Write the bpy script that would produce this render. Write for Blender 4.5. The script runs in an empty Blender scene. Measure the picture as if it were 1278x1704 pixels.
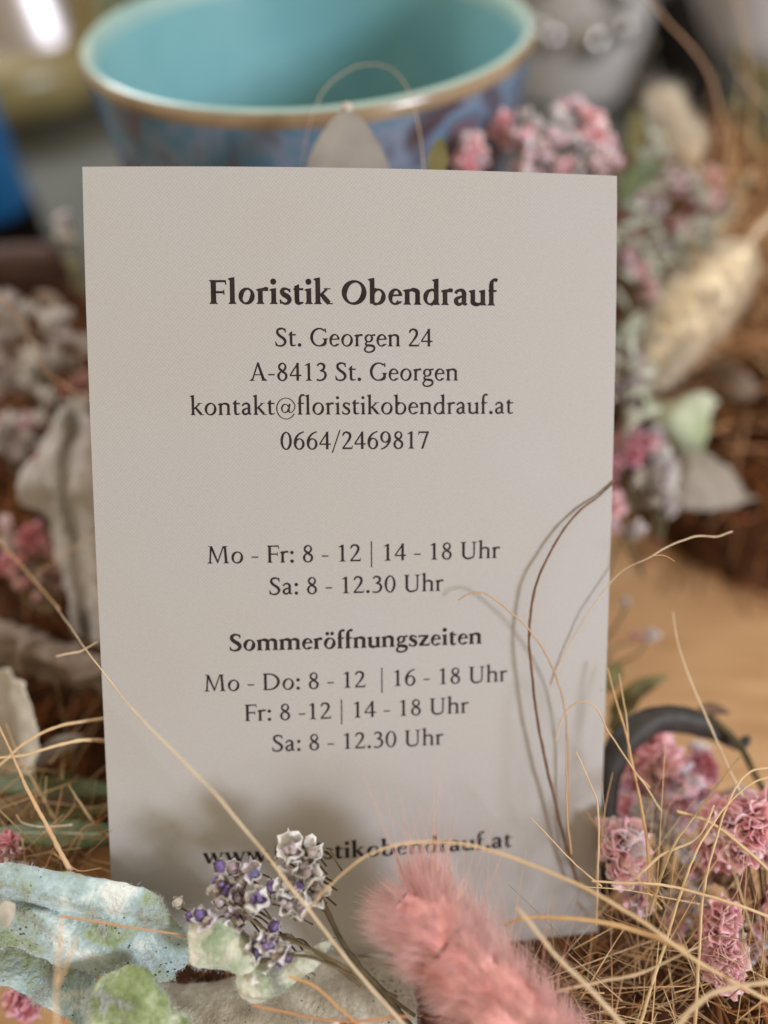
import bpy, math, random
from mathutils import Vector, Matrix, noise
from mathutils.geometry import delaunay_2d_cdt

# ---------------------------------------------------------------- camera, world, lamps, exposure
SC = bpy.context.scene
COL = SC.collection
PITCH, ROLL, FPX = math.radians(48), math.radians(3), 1279.0
CAM = Vector((0, 0, 120.0))                      # millimetres; everything is scaled to metres when linked
_U0 = Vector((0, math.sin(PITCH), math.cos(PITCH)))
FWD = Vector((0, math.cos(PITCH), -math.sin(PITCH)))
_X = Vector((1, 0, 0))
RIGHT = _X * math.cos(ROLL) - _U0 * math.sin(ROLL)
UP = _X * math.sin(ROLL) + _U0 * math.cos(ROLL)
MM = 0.001

cam_data = bpy.data.cameras.new('camera')
cam = bpy.data.objects.new('camera', cam_data)
COL.objects.link(cam)
m = Matrix((RIGHT, UP, -FWD)).transposed().to_4x4()
m.translation = CAM * MM
cam.matrix_world = m
cam_data.sensor_fit = 'VERTICAL'
cam_data.sensor_height = 24.0
cam_data.lens = 24.0 * FPX / 1704.0
cam_data.clip_start = 0.005
cam_data.clip_end = 20.0
cam_data.dof.use_dof = True
cam_data.dof.focus_distance = 0.0785
cam_data.dof.aperture_fstop = cam_data.lens / 4.3
SC.camera = cam

world = bpy.data.worlds.new('World')
SC.world = world
world.use_nodes = True
world.node_tree.nodes['Background'].inputs[0].default_value = (1.0, 0.85, 0.58, 1)
world.node_tree.nodes['Background'].inputs[1].default_value = 0.62

def area_lamp(name, loc, target, size, size_y, power, color):
    d = bpy.data.lights.new(name, 'AREA')
    d.shape = 'RECTANGLE'
    d.size, d.size_y, d.energy, d.color = size, size_y, power, color
    o = bpy.data.objects.new(name, d)
    COL.objects.link(o)
    o.location = loc
    o.rotation_euler = (Vector(target) - Vector(loc)).to_track_quat('-Z', 'Y').to_euler()
    return o
area_lamp('window_light', (0.80, -0.57, 0.44), (0, 0.05, 0.05), 0.21, 0.21, 9.0, (0.84, 0.91, 1.0))
area_lamp('far_window_light', (-0.55, 0.75, 0.75), (0, 0.12, 0.05), 0.35, 0.45, 7.5, (0.9, 0.95, 1.0))

SC.view_settings.view_transform = 'Standard'
SC.view_settings.look = 'None'
SC.view_settings.exposure = 0.3
SC.view_settings.gamma = 1.0
SC.view_settings.use_curve_mapping = False
SC.render.engine = 'CYCLES'
SC.cycles.use_denoising = True
SC.cycles.max_bounces = 8
SC.cycles.diffuse_bounces = 6
SC.cycles.glossy_bounces = 3
SC.cycles.transmission_bounces = 4
SC.cycles.sample_clamp_indirect = 6.0

# ---------------------------------------------------------------- helpers
R = random.Random(7)

def at(px, py, d):
    """the point seen at pixel (px, py) of the photograph, d millimetres in front of the lens plane"""
    return CAM + RIGHT * ((px - 639.0) / FPX * d) + UP * ((852.0 - py) / FPX * d) + FWD * d

def at_table(px, py, z=0.0):
    r = RIGHT * ((px - 639.0) / FPX) + UP * ((852.0 - py) / FPX) + FWD
    return CAM + r * ((z - CAM.z) / r.z)

def A(*pts):
    return [at(*p) for p in pts]

def rvec(k=1.0):
    return Vector((R.gauss(0, k), R.gauss(0, k), R.gauss(0, k)))

def spline(pts, n):
    """n + 1 points along a Catmull-Rom curve through pts"""
    P = [2 * pts[0] - pts[1]] + list(pts) + [2 * pts[-1] - pts[-2]]
    k = len(pts) - 1
    out = []
    for i in range(n + 1):
        t = i / n * k
        j = min(int(t), k - 1)
        f = t - j
        a, b, c, d = P[j], P[j + 1], P[j + 2], P[j + 3]
        out.append(0.5 * ((2 * b) + (c - a) * f + (2 * a - 5 * b + 4 * c - d) * f * f + (3 * b - a - 3 * c + d) * f ** 3))
    return out

class MB:
    """collects vertices (mm, world) and faces of one mesh"""
    def __init__(self):
        self.v, self.f, self.mi, self.tint = [], [], [], []
    def add(self, vs, fs, mi=0, tint=1.0):
        o = len(self.v)
        self.v += vs
        self.f += [[i + o for i in f] for f in fs]
        self.mi += [mi] * len(fs)
        self.tint += [tint] * len(vs)
    def tube(self, pts, radii, seg=6, mi=0, tint=1.0, cap=True):
        n = len(pts)
        if not isinstance(radii, (list, tuple)):
            radii = [radii] * n
        vs, fs = [], []
        t0 = (pts[1] - pts[0]).normalized()
        side = t0.orthogonal().normalized()
        for i in range(n):
            t = (pts[min(i + 1, n - 1)] - pts[max(i - 1, 0)])
            t = t.normalized() if t.length > 1e-9 else t0
            side = (side - t * side.dot(t))
            side = side.normalized() if side.length > 1e-9 else t.orthogonal().normalized()
            up = t.cross(side)
            for k in range(seg):
                a = 2 * math.pi * k / seg
                vs.append(pts[i] + (side * math.cos(a) + up * math.sin(a)) * radii[i])
        for i in range(n - 1):
            for k in range(seg):
                k2 = (k + 1) % seg
                fs.append([i * seg + k, i * seg + k2, (i + 1) * seg + k2, (i + 1) * seg + k])
        if cap:
            fs.append(list(range(seg))[::-1])
            fs.append([(n - 1) * seg + k for k in range(seg)])
        self.add(vs, fs, mi, tint)
    def hair(self, pts, w, mi=0, tint=1.0):
        """a tapering three sided hair"""
        n = len(pts)
        self.tube(pts, [w * (1 - 0.85 * i / (n - 1)) for i in range(n)], 3, mi, tint, cap=False)
    def sheet(self, grid, thick, mi=0, tint=1.0):
        """a closed thin slab from a grid of points"""
        M, N = len(grid), len(grid[0])
        nor = []
        for i in range(M):
            row = []
            for j in range(N):
                du = grid[min(i + 1, M - 1)][j] - grid[max(i - 1, 0)][j]
                dv = grid[i][min(j + 1, N - 1)] - grid[i][max(j - 1, 0)]
                n = du.cross(dv)
                row.append(n.normalized() if n.length > 1e-9 else Vector((0, 0, 1)))
            nor.append(row)
        vs = [grid[i][j] + nor[i][j] * thick * .5 for i in range(M) for j in range(N)]
        vs += [grid[i][j] - nor[i][j] * thick * .5 for i in range(M) for j in range(N)]
        o = M * N
        fs = []
        for i in range(M - 1):
            for j in range(N - 1):
                a, b, c, d = i * N + j, i * N + j + 1, (i + 1) * N + j + 1, (i + 1) * N + j
                fs.append([d, c, b, a])
                fs.append([o + a, o + b, o + c, o + d])
        ring = [j for j in range(N)] + [i * N + N - 1 for i in range(1, M)] + [(M - 1) * N + j for j in range(N - 2, -1, -1)] + [i * N for i in range(M - 2, 0, -1)]
        for a, b in zip(ring, ring[1:] + ring[:1]):
            fs.append([a, b, o + b, o + a])
        self.add(vs, fs, mi, tint)
        return nor
    def lathe(self, prof, centre, seg=96, mi=0, wob=0.0):
        vs, fs = [], []
        n = len(prof)
        for k in range(seg):
            a = 2 * math.pi * k / seg
            for (r, z) in prof:
                rr = r + wob * noise.noise(Vector((math.cos(a) * 2, math.sin(a) * 2, z * .05)))
                vs.append(centre + Vector((rr * math.cos(a), rr * math.sin(a), z)))
        for k in range(seg):
            k2 = (k + 1) % seg
            for i in range(n - 1):
                fs.append([k * n + i, k2 * n + i, k2 * n + i + 1, k * n + i + 1])
        self.add(vs, fs, mi)
    def ball(self, c, rx, ry=None, rz=None, seg=12, rings=8, mi=0, rot=None, lump=0.0, tint=1.0):
        ry = ry or rx
        rz = rz or rx
        vs, fs = [], []
        for i in range(rings + 1):
            th = math.pi * i / rings
            for k in range(seg):
                a = 2 * math.pi * k / seg
                p = Vector((math.sin(th) * math.cos(a), math.sin(th) * math.sin(a), math.cos(th)))
                g = 1 + lump * noise.noise(p * 2.3 + c * .7)
                p = Vector((p.x * rx * g, p.y * ry * g, p.z * rz * g))
                if rot:
                    p = rot @ p
                vs.append(c + p)
        for i in range(rings):
            for k in range(seg):
                k2 = (k + 1) % seg
                fs.append([i * seg + k, i * seg + k2, (i + 1) * seg + k2, (i + 1) * seg + k])
        self.add(vs, fs, mi, tint=tint)
    def build(self, name, mats, parent=None, base=None, smooth=True):
        if parent is not None:
            base = parent['_base_mm']
            base = Vector(base)
        elif base is None:
            lo = min(v.z for v in self.v)
            c = sum(self.v, Vector()) / len(self.v)
            base = Vector((c.x, c.y, lo))
        me = bpy.data.meshes.new(name)
        me.from_pydata([(v - base) * MM for v in self.v], [], self.f)
        for mm_ in (mats if isinstance(mats, (list, tuple)) else [mats]):
            me.materials.append(mm_)
        me.polygons.foreach_set('material_index', self.mi)
        if smooth:
            me.polygons.foreach_set('use_smooth', [True] * len(me.polygons))
        ca = me.color_attributes.new('tint', 'FLOAT_COLOR', 'POINT')
        flat = []
        for t in self.tint:
            if isinstance(t, tuple):
                flat += [t[0], t[1], t[2], 1.0]
            else:
                flat += [t, t, t, 1.0]
        ca.data.foreach_set('color', flat)
        me.update()
        o = bpy.data.objects.new(name, me)
        COL.objects.link(o)
        if parent is not None:
            o.parent = parent
        else:
            o.location = base * MM
        return o

def tag(o, label=None, cat=None, group=None, kind=None):
    if label: o['label'] = label
    if cat: o['category'] = cat
    if group: o['group'] = group
    if kind: o['kind'] = kind
    return o

ROOTS = []
def thing(name, base, label, cat, group=None):
    o = bpy.data.objects.new(name, None)
    COL.objects.link(o)
    o.location = base * MM
    o['_base_mm'] = list(base)
    ROOTS.append(o)
    o.empty_display_size = 0.005
    return tag(o, label, cat, group)

# ---------------------------------------------------------------- materials
def rgb(*c):
    """sRGB 0-255 to linear"""
    return tuple(((x / 255) / 12.92 if x / 255 <= .04045 else ((x / 255 + .055) / 1.055) ** 2.4) for x in c) + (1,)

def mat(name, stops, scale=300, detail=4, rough=.7, spec=.3, bump=0.0, bscale=None, sheen=0.0, transl=0.0,
        tint=False, metallic=0.0, coat=0.0, stretch=(1, 1, 1), specks=None, distort=0.0, trough=None, nrough=.55):
    m_ = bpy.data.materials.new(name)
    m_.use_nodes = True
    nt = m_.node_tree
    N, L = nt.nodes, nt.links
    b = N['Principled BSDF']
    tc = N.new('ShaderNodeTexCoord')
    mp = N.new('ShaderNodeMapping')
    mp.inputs['Scale'].default_value = stretch
    L.new(tc.outputs['Object'], mp.inputs['Vector'])
    oi = N.new('ShaderNodeObjectInfo')
    w = N.new('ShaderNodeMath'); w.operation = 'MULTIPLY'; w.inputs[1].default_value = 37.0
    L.new(oi.outputs['Random'], w.inputs[0])
    nz = N.new('ShaderNodeTexNoise'); nz.noise_dimensions = '4D'
    nz.inputs['Scale'].default_value = scale
    nz.inputs['Detail'].default_value = detail
    nz.inputs['Roughness'].default_value = nrough
    nz.inputs['Distortion'].default_value = distort
    L.new(mp.outputs[0], nz.inputs['Vector']); L.new(w.outputs[0], nz.inputs['W'])
    cr = N.new('ShaderNodeValToRGB')
    while len(cr.color_ramp.elements) < len(stops):
        cr.color_ramp.elements.new(.5)
    for e, (p, c) in zip(cr.color_ramp.elements, stops):
        e.position = p
        e.color = c if len(c) == 4 else tuple(c) + (1,)
    L.new(nz.outputs['Fac'], cr.inputs[0])
    col = cr.outputs[0]
    if specks:
        sc_, thr, scol = specks
        vo = N.new('ShaderNodeTexVoronoi'); vo.inputs['Scale'].default_value = sc_
        L.new(mp.outputs[0], vo.inputs['Vector'])
        n2 = N.new('ShaderNodeTexNoise'); n2.inputs['Scale'].default_value = sc_ * .12
        L.new(mp.outputs[0], n2.inputs['Vector'])
        mu = N.new('ShaderNodeMath'); mu.operation = 'MULTIPLY'; mu.inputs[1].default_value = thr * 2
        L.new(n2.outputs['Fac'], mu.inputs[0])
        lt = N.new('ShaderNodeMath'); lt.operation = 'LESS_THAN'
        sb = N.new('ShaderNodeMath'); sb.operation = 'SUBTRACT'; sb.inputs[1].default_value = thr * .75
        L.new(mu.outputs[0], sb.inputs[0])
        L.new(vo.outputs['Distance'], lt.inputs[0]); L.new(sb.outputs[0], lt.inputs[1])
        mx = N.new('ShaderNodeMix'); mx.data_type = 'RGBA'
        L.new(lt.outputs[0], mx.inputs['Factor']); L.new(col, mx.inputs['A']); mx.inputs['B'].default_value = scol
        col = mx.outputs['Result']
    if tint:
        at_ = N.new('ShaderNodeAttribute'); at_.attribute_name = 'tint'
        mx = N.new('ShaderNodeMix'); mx.data_type = 'RGBA'; mx.blend_type = 'MULTIPLY'
        mx.inputs['Factor'].default_value = 1
        L.new(col, mx.inputs['A']); L.new(at_.outputs['Color'], mx.inputs['B'])
        col = mx.outputs['Result']
    L.new(col, b.inputs['Base Color'])
    b.inputs['Roughness'].default_value = rough
    b.inputs['Specular IOR Level'].default_value = spec
    b.inputs['Metallic'].default_value = metallic
    b.inputs['Sheen Weight'].default_value = sheen
    b.inputs['Coat Weight'].default_value = coat
    if bump:
        bn = N.new('ShaderNodeTexNoise'); bn.inputs['Scale'].default_value = bscale or scale * 3
        bn.inputs['Detail'].default_value = 3
        L.new(mp.outputs[0], bn.inputs['Vector'])
        bp = N.new('ShaderNodeBump'); bp.inputs['Strength'].default_value = bump
        bp.inputs['Distance'].default_value = .0004
        L.new(bn.outputs['Fac'], bp.inputs['Height'])
        L.new(bp.outputs[0], b.inputs['Normal'])
    if transl:
        tr = N.new('ShaderNodeBsdfTranslucent')
        L.new(col, tr.inputs[0])
        ms = N.new('ShaderNodeMixShader'); ms.inputs[0].default_value = transl
        L.new(b.outputs[0], ms.inputs[1]); L.new(tr.outputs[0], ms.inputs[2])
        L.new(ms.outputs[0], N['Material Output'].inputs[0])
    return m_

M = {}
M['board'] = mat('oak_board', [(.25, rgb(160, 118, 82)), (.5, rgb(184, 144, 106)), (.75, rgb(196, 158, 120))], 60, 6, .55, .35, .25, 500, stretch=(1, 7, 1), distort=.4)
M['table'] = mat('grey_table', [(.3, rgb(66, 68, 64)), (.7, rgb(84, 84, 80))], 25, 5, .6, .3, .1)
M['fibre'] = mat('brown_fibre', [(.3, rgb(120, 78, 52)), (.7, rgb(176, 120, 82))], 200, 3, .8, .15, tint=True, transl=.15)
M['mound'] = mat('gap_shade_brown', [(.3, rgb(46, 31, 25)), (.7, rgb(98, 64, 44))], 250, 5, .95, .1, .8, 600)  # dark tone stands in for the shade between and under the flowers
M['straw'] = mat('dry_straw', [(.3, rgb(212, 190, 162)), (.7, rgb(234, 218, 196))], 220, 3, .5, .4, .2, 900, tint=True, transl=.12)
M['twig'] = mat('brown_twig', [(.3, rgb(96, 70, 54)), (.7, rgb(140, 108, 84))], 300, 4, .6, .3, .3, 900, tint=True)
M['stem'] = mat('dark_stem', [(.3, rgb(62, 54, 40)), (.7, rgb(104, 90, 66))], 400, 4, .7, .2, tint=True)
M['rosestem'] = mat('rosy_stem', [(.3, rgb(168, 116, 100)), (.7, rgb(196, 146, 124))], 400, 4, .6, .3, tint=True)

# ---------------------------------------------------------------- the setting: table and board
b = MB()
b.add([Vector((-1500, -900, 0)), Vector((1500, -900, 0)), Vector((1500, 2000, 0)), Vector((-1500, 2000, 0))], [[0, 1, 2, 3]])
tag(b.build('table_surface', M['table'], base=Vector((0, 0, 0))), kind='structure')
TZ = 4.0                                             # top of the board
def round_slab(cx, cy, r, z0, z1, bev=.8, seg=128):
    s = MB()
    s.lathe([(0.01, z0), (r - bev, z0), (r, z0 + bev), (r, z1 - bev), (r - bev, z1), (0.01, z1)], Vector((cx, cy, 0)), seg)
    return s
wb = round_slab(20, 78, 118, 0.05, TZ).build('wooden_board', M['board'], base=Vector((20, 78, 0)))
tag(wb, 'round light brown wooden board lying under the dried flowers', 'board')

# ---------------------------------------------------------------- added bed under the flowers, dark brown in place of shaded gaps
SEGS = [((-22, 27), (40, 9), 16, 15), ((-66, 52), (-80, 150), 25, 23), ((80, 108), (100, 215), 24, 30), ((22, 128), (60, 150), 30, 22),
        ((-40, 70), (-66, 60), 14, 14)]
def bed_height(x, y):
    h = 0
    for (a, b_, hh, rr) in SEGS:
        ax, ay = a; bx, by = b_
        t = max(0, min(1, ((x - ax) * (bx - ax) + (y - ay) * (by - ay)) / ((bx - ax) ** 2 + (by - ay) ** 2)))
        d = math.hypot(x - ax - t * (bx - ax), y - ay - t * (by - ay)) / rr
        if d < 1:
            h = max(h, hh * math.sqrt(1 - d * d))
    return h
bed = MB()
NX, NY = 150, 150
X0, X1, Y0, Y1 = -110, 135, -12, 250
idx = {}
vs, fs = [], []
for j in range(NY + 1):
    for i in range(NX + 1):
        x = X0 + (X1 - X0) * i / NX
        y = Y0 + (Y1 - Y0) * j / NY
        h = bed_height(x, y)
        if h > 0:
            h *= 1 + .25 * noise.noise(Vector((x, y, 0)) * .25)
        idx[i, j] = (len(vs), h)
        vs.append(Vector((x, y, TZ + .3 + h if h > 0 else TZ - 1.5)))
for j in range(NY):
    for i in range(NX):
        q = [idx[i, j], idx[i + 1, j], idx[i + 1, j + 1], idx[i, j + 1]]
        if any(p[1] > 0 for p in q):
            fs.append([p[0] for p in q])
used = sorted({k for f in fs for k in f}); rem = {k: n for n, k in enumerate(used)}
bed.add([vs[k] for k in used], [[rem[k] for k in f] for f in fs])
nf = 0
while nf < 4200:
    x, y = R.uniform(-105, 130), R.uniform(-8, 235)
    h = bed_height(x, y)
    if h <= 1:
        if R.random() > .5 or max(bed_height(x + e * 5, y + f * 5) for e in (-1, 0, 1) for f in (-1, 0, 1)) <= 0: continue
    nf += 1
    a = R.uniform(0, 6.28)
    L_ = R.uniform(5, 15)
    d = Vector((math.cos(a), math.sin(a), R.uniform(-.1, .35)))
    p = Vector((x, y, TZ + h + R.uniform(-.5, 2)))
    k = Vector((-d.y, d.x, R.uniform(-.5, .5))) * R.uniform(-3, 3)
    t = R.uniform(.5, 1.5)
    tt = (t * R.uniform(.9, 1.2), t, t * R.uniform(.7, 1.0))
    bed.tube(spline([p - d * L_ * .5, p + k, p + d * L_ * .5 - Vector((0, 0, 1))], 4), R.uniform(.08, .28), 3, 1, tt)
tag(bed.build('dried_underlay', [M['mound'], M['fibre']], base=Vector((0, 0, 0))), 'brown dried moss and fibres added under the flowers on the board, dark in place of shaded gaps', 'underlay', kind='stuff')

# ---------------------------------------------------------------- the card
CARD_ROT = None
def _rot(a, b_, c):
    return Matrix.Rotation(c, 3, 'Z') @ Matrix.Rotation(b_, 3, 'Y') @ Matrix.Rotation(a, 3, 'X')
_CR = _rot(math.radians(-6.602), math.radians(-4.631), math.radians(.843))
_CT = Vector((-2.448, -7.448, 81.523))
def card_point(u, v, lift=0.0):
    """a point of the gently bowed card face, u to the right and v up, in mm from its centre"""
    n = -1.416e-3 * u * u - .38e-3 * v * v + .3e-3 * u * v - .411e-3 * v ** 3 / 40 + lift
    # camera axes of the fit: x right, y up, z away from the lens
    q = Vector((u, v, -n))
    q = _CR @ q + _CT
    return CAM + RIGHT * q.x + UP * q.y + FWD * q.z

def card_material():
    m_ = bpy.data.materials.new('card_stock')
    m_.use_nodes = True
    N, L = m_.node_tree.nodes, m_.node_tree.links
    b_ = N['Principled BSDF']
    uv = N.new('ShaderNodeUVMap'); uv.uv_map = 'print'
    def wave(angle, scale):
        mp = N.new('ShaderNodeMapping'); mp.inputs['Rotation'].default_value = (0, 0, angle)
        L.new(uv.outputs[0], mp.inputs[0])
        w = N.new('ShaderNodeTexWave'); w.inputs['Scale'].default_value = scale
        w.inputs['Distortion'].default_value = .5; w.inputs['Detail'].default_value = 1; w.inputs['Detail Scale'].default_value = .6
        L.new(mp.outputs[0], w.inputs['Vector'])
        return w.outputs['Fac']
    w1, w2 = wave(math.radians(38), 1.15), wave(math.radians(-52), 1.15)
    mu = N.new('ShaderNodeMath'); mu.operation = 'ADD'
    L.new(w1, mu.inputs[0]); L.new(w2, mu.inputs[1])
    nz = N.new('ShaderNodeTexNoise'); nz.inputs['Scale'].default_value = 3.2; nz.inputs['Detail'].default_value = 4
    L.new(uv.outputs[0], nz.inputs['Vector'])
    nb = N.new('ShaderNodeTexNoise'); nb.inputs['Scale'].default_value = .06; nb.inputs['Detail'].default_value = 3
    L.new(uv.outputs[0], nb.inputs['Vector'])
    a1 = N.new('ShaderNodeMath'); a1.operation = 'MULTIPLY_ADD'; a1.inputs[1].default_value = .24
    ns = N.new('ShaderNodeMath'); ns.operation = 'MULTIPLY'; ns.inputs[1].default_value = .4
    L.new(nz.outputs['Fac'], ns.inputs[0])
    L.new(mu.outputs[0], a1.inputs[0]); L.new(ns.outputs[0], a1.inputs[2])
    cr = N.new('ShaderNodeValToRGB')
    cr.color_ramp.elements[0].position = .12; cr.color_ramp.elements[0].color = rgb(160, 155, 156)
    cr.color_ramp.elements[1].position = .80; cr.color_ramp.elements[1].color = rgb(182, 178, 179)
    L.new(a1.outputs[0], cr.inputs[0])
    # warm patches in the paper
    c2 = N.new('ShaderNodeValToRGB')
    c2.color_ramp.elements[0].position = .35; c2.color_ramp.elements[0].color = (1, .985, .955, 1)
    c2.color_ramp.elements[1].position = .65; c2.color_ramp.elements[1].color = (1, 1, 1, 1)
    L.new(nb.outputs['Fac'], c2.inputs[0])
    mx = N.new('ShaderNodeMix'); mx.data_type = 'RGBA'; mx.blend_type = 'MULTIPLY'; mx.inputs['Factor'].default_value = 1
    L.new(cr.outputs[0], mx.inputs['A']); L.new(c2.outputs[0], mx.inputs['B'])
    # a few tiny specks of dust
    vo = N.new('ShaderNodeTexVoronoi'); vo.inputs['Scale'].default_value = .16
    L.new(uv.outputs[0], vo.inputs['Vector'])
    lt = N.new('ShaderNodeMath'); lt.operation = 'LESS_THAN'; lt.inputs[1].default_value = .016
    L.new(vo.outputs['Distance'], lt.inputs[0])
    f = N.new('ShaderNodeMath'); f.operation = 'MULTIPLY'; f.inputs[1].default_value = .55
    L.new(lt.outputs[0], f.inputs[0])
    m3 = N.new('ShaderNodeMix'); m3.data_type = 'RGBA'
    L.new(f.outputs[0], m3.inputs['Factor']); L.new(mx.outputs['Result'], m3.inputs['A']); m3.inputs['B'].default_value = rgb(90, 78, 70)
    L.new(m3.outputs['Result'], b_.inputs['Base Color'])
    b_.inputs['Roughness'].default_value = .62
    b_.inputs['Specular IOR Level'].default_value = .25
    bp = N.new('ShaderNodeBump'); bp.inputs['Strength'].default_value = .10; bp.inputs['Distance'].default_value = .00005
    L.new(a1.outputs[0], bp.inputs['Height']); L.new(bp.outputs[0], b_.inputs['Normal'])
    return m_
M['card'] = card_material()
M['ink'] = mat('dark_ink', [(.35, rgb(36, 27, 28)), (.65, rgb(50, 39, 39))], 900, 3, .7, .15)

HW, HH, TH = 27.5, 42.5, .45
card_base = card_point(0, -HH)
card = thing('business_card', card_base, 'upright beige business card with dark serif lettering, standing in the dried flowers', 'business card')
cb = MB()
NU, NV = 48, 64
grid = [[card_point(-HW + 2 * HW * i / NU, -HH + 2 * HH * j / NV, -TH / 2) for i in range(NU + 1)] for j in range(NV + 1)]
cb.sheet(grid, TH)
for i in range(2 * (NU + NV)):
    cb.mi[-1 - i] = 1
M['cut'] = mat('cut_paper_edge', [(.3, rgb(206, 202, 196)), (.7, rgb(232, 228, 222))], 900, 3, .9, .1)
co = cb.build('card_sheet', [M['card'], M['cut']], card)
uvl = co.data.uv_layers.new(name='print')
uvs = [(-HW + 2 * HW * i / NU, -HH + 2 * HH * j / NV) for j in range(NV + 1) for i in range(NU + 1)] * 2
for lp in co.data.loops:
    uvl.data[lp.index].uv = uvs[lp.vertex_index]
em = co.modifiers.new('edge', 'EDGE_SPLIT'); em.split_angle = math.radians(50)

# ---------------------------------------------------------------- a serif alphabet drawn stroke by stroke (1000 units to the em)
class Pen:
    def __init__(self, bold):
        self.bold = bold
        self.s, self.S, self.h = (138, 150, 56) if bold else (92, 99, 48)
        self.sl, self.st = (42, 30) if bold else (40, 24)
        self.k = 1.09 if bold else 1.0
        self.polys = []
    def poly(self, *p):
        self.polys.append([(x, y) for x, y in p])
    def path(self, *pts, n=9):
        """a stroke through (x, y, width) points"""
        P = [Vector(p) for p in pts]
        S_ = spline(P, n * (len(P) - 1))
        lft, rgt = [], []
        for i, p in enumerate(S_):
            t = S_[min(i + 1, len(S_) - 1)] - S_[max(i - 1, 0)]
            l = math.hypot(t.x, t.y) or 1
            nx, ny = -t.y / l, t.x / l
            w = max(p.z, 6) / 2
            lft.append((p.x + nx * w, p.y + ny * w)); rgt.append((p.x - nx * w, p.y - ny * w))
        for i in range(len(S_) - 1):
            self.polys.append([lft[i], lft[i + 1], rgt[i + 1], rgt[i]])
    def ring(self, cx, cy, rx, ry, s, h, a0=0, a1=360, tilt=18, e=1.5):
        n = max(8, int(abs(a1 - a0) / 8))
        out, inn = [], []
        for i in range(n + 1):
            a = math.radians(a0 + (a1 - a0) * i / n)
            t = h + (s - h) * abs(math.cos(a - math.radians(180 - tilt))) ** e
            c, s_ = math.cos(a), math.sin(a)
            out.append((cx + rx * c, cy + ry * s_))
            nx, ny = c / rx, s_ / ry
            l = math.hypot(nx, ny)
            inn.append((cx + rx * c - nx / l * t, cy + ry * s_ - ny / l * t))
        for i in range(n):
            self.polys.append([out[i], out[i + 1], inn[i + 1], inn[i]])
    def disc(self, cx, cy, r):
        self.poly(*[(cx + r * math.cos(a * math.pi / 10), cy + r * math.sin(a * math.pi / 10)) for a in range(20)])
    def line(self, x0, y0, x1, y1, w):
        self.path((x0, y0, w), (x1, y1, w), n=1)
    def foot(self, xc, w, y=0, d=1, left=True, right=True, sl=None):
        """a bracketed serif; d = 1 stands on y, d = -1 hangs from y"""
        sl = sl or self.sl
        a, b_ = xc - w / 2, xc + w / 2
        L_, R_ = (a - sl if left else a), (b_ + sl if right else b_)
        st = self.st
        p = [(L_, y), (R_, y), (R_, y + d * st * .75)]
        if right: p += [(b_ + sl * .35, y + d * (st + 6))]
        p += [(b_, y + d * (st + 50)), (a, y + d * (st + 50))]
        if left: p += [(a - sl * .35, y + d * (st + 6))]
        p += [(L_, y + d * st * .75)]
        self.poly(*p)
    def vst(self, xc, y0, y1, w=None, foot=True, flag=True, fl=True, fr=True):
        w = w or self.s
        self.poly((xc - w / 2, y0), (xc + w / 2, y0), (xc + w / 2, y1), (xc - w / 2, y1 - (18 if flag else 0)))
        if foot: self.foot(xc, w, y0, 1, fl, fr)
        if flag: self.poly((xc + w / 2, y1 + 4), (xc + w / 2, y1 - 90), (xc - w / 2, y1 - 92), (xc - w / 2 - 52, y1 - 58), (xc - w / 2 - 54, y1 - 40), (xc - w / 2, y1 - 22))

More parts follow.
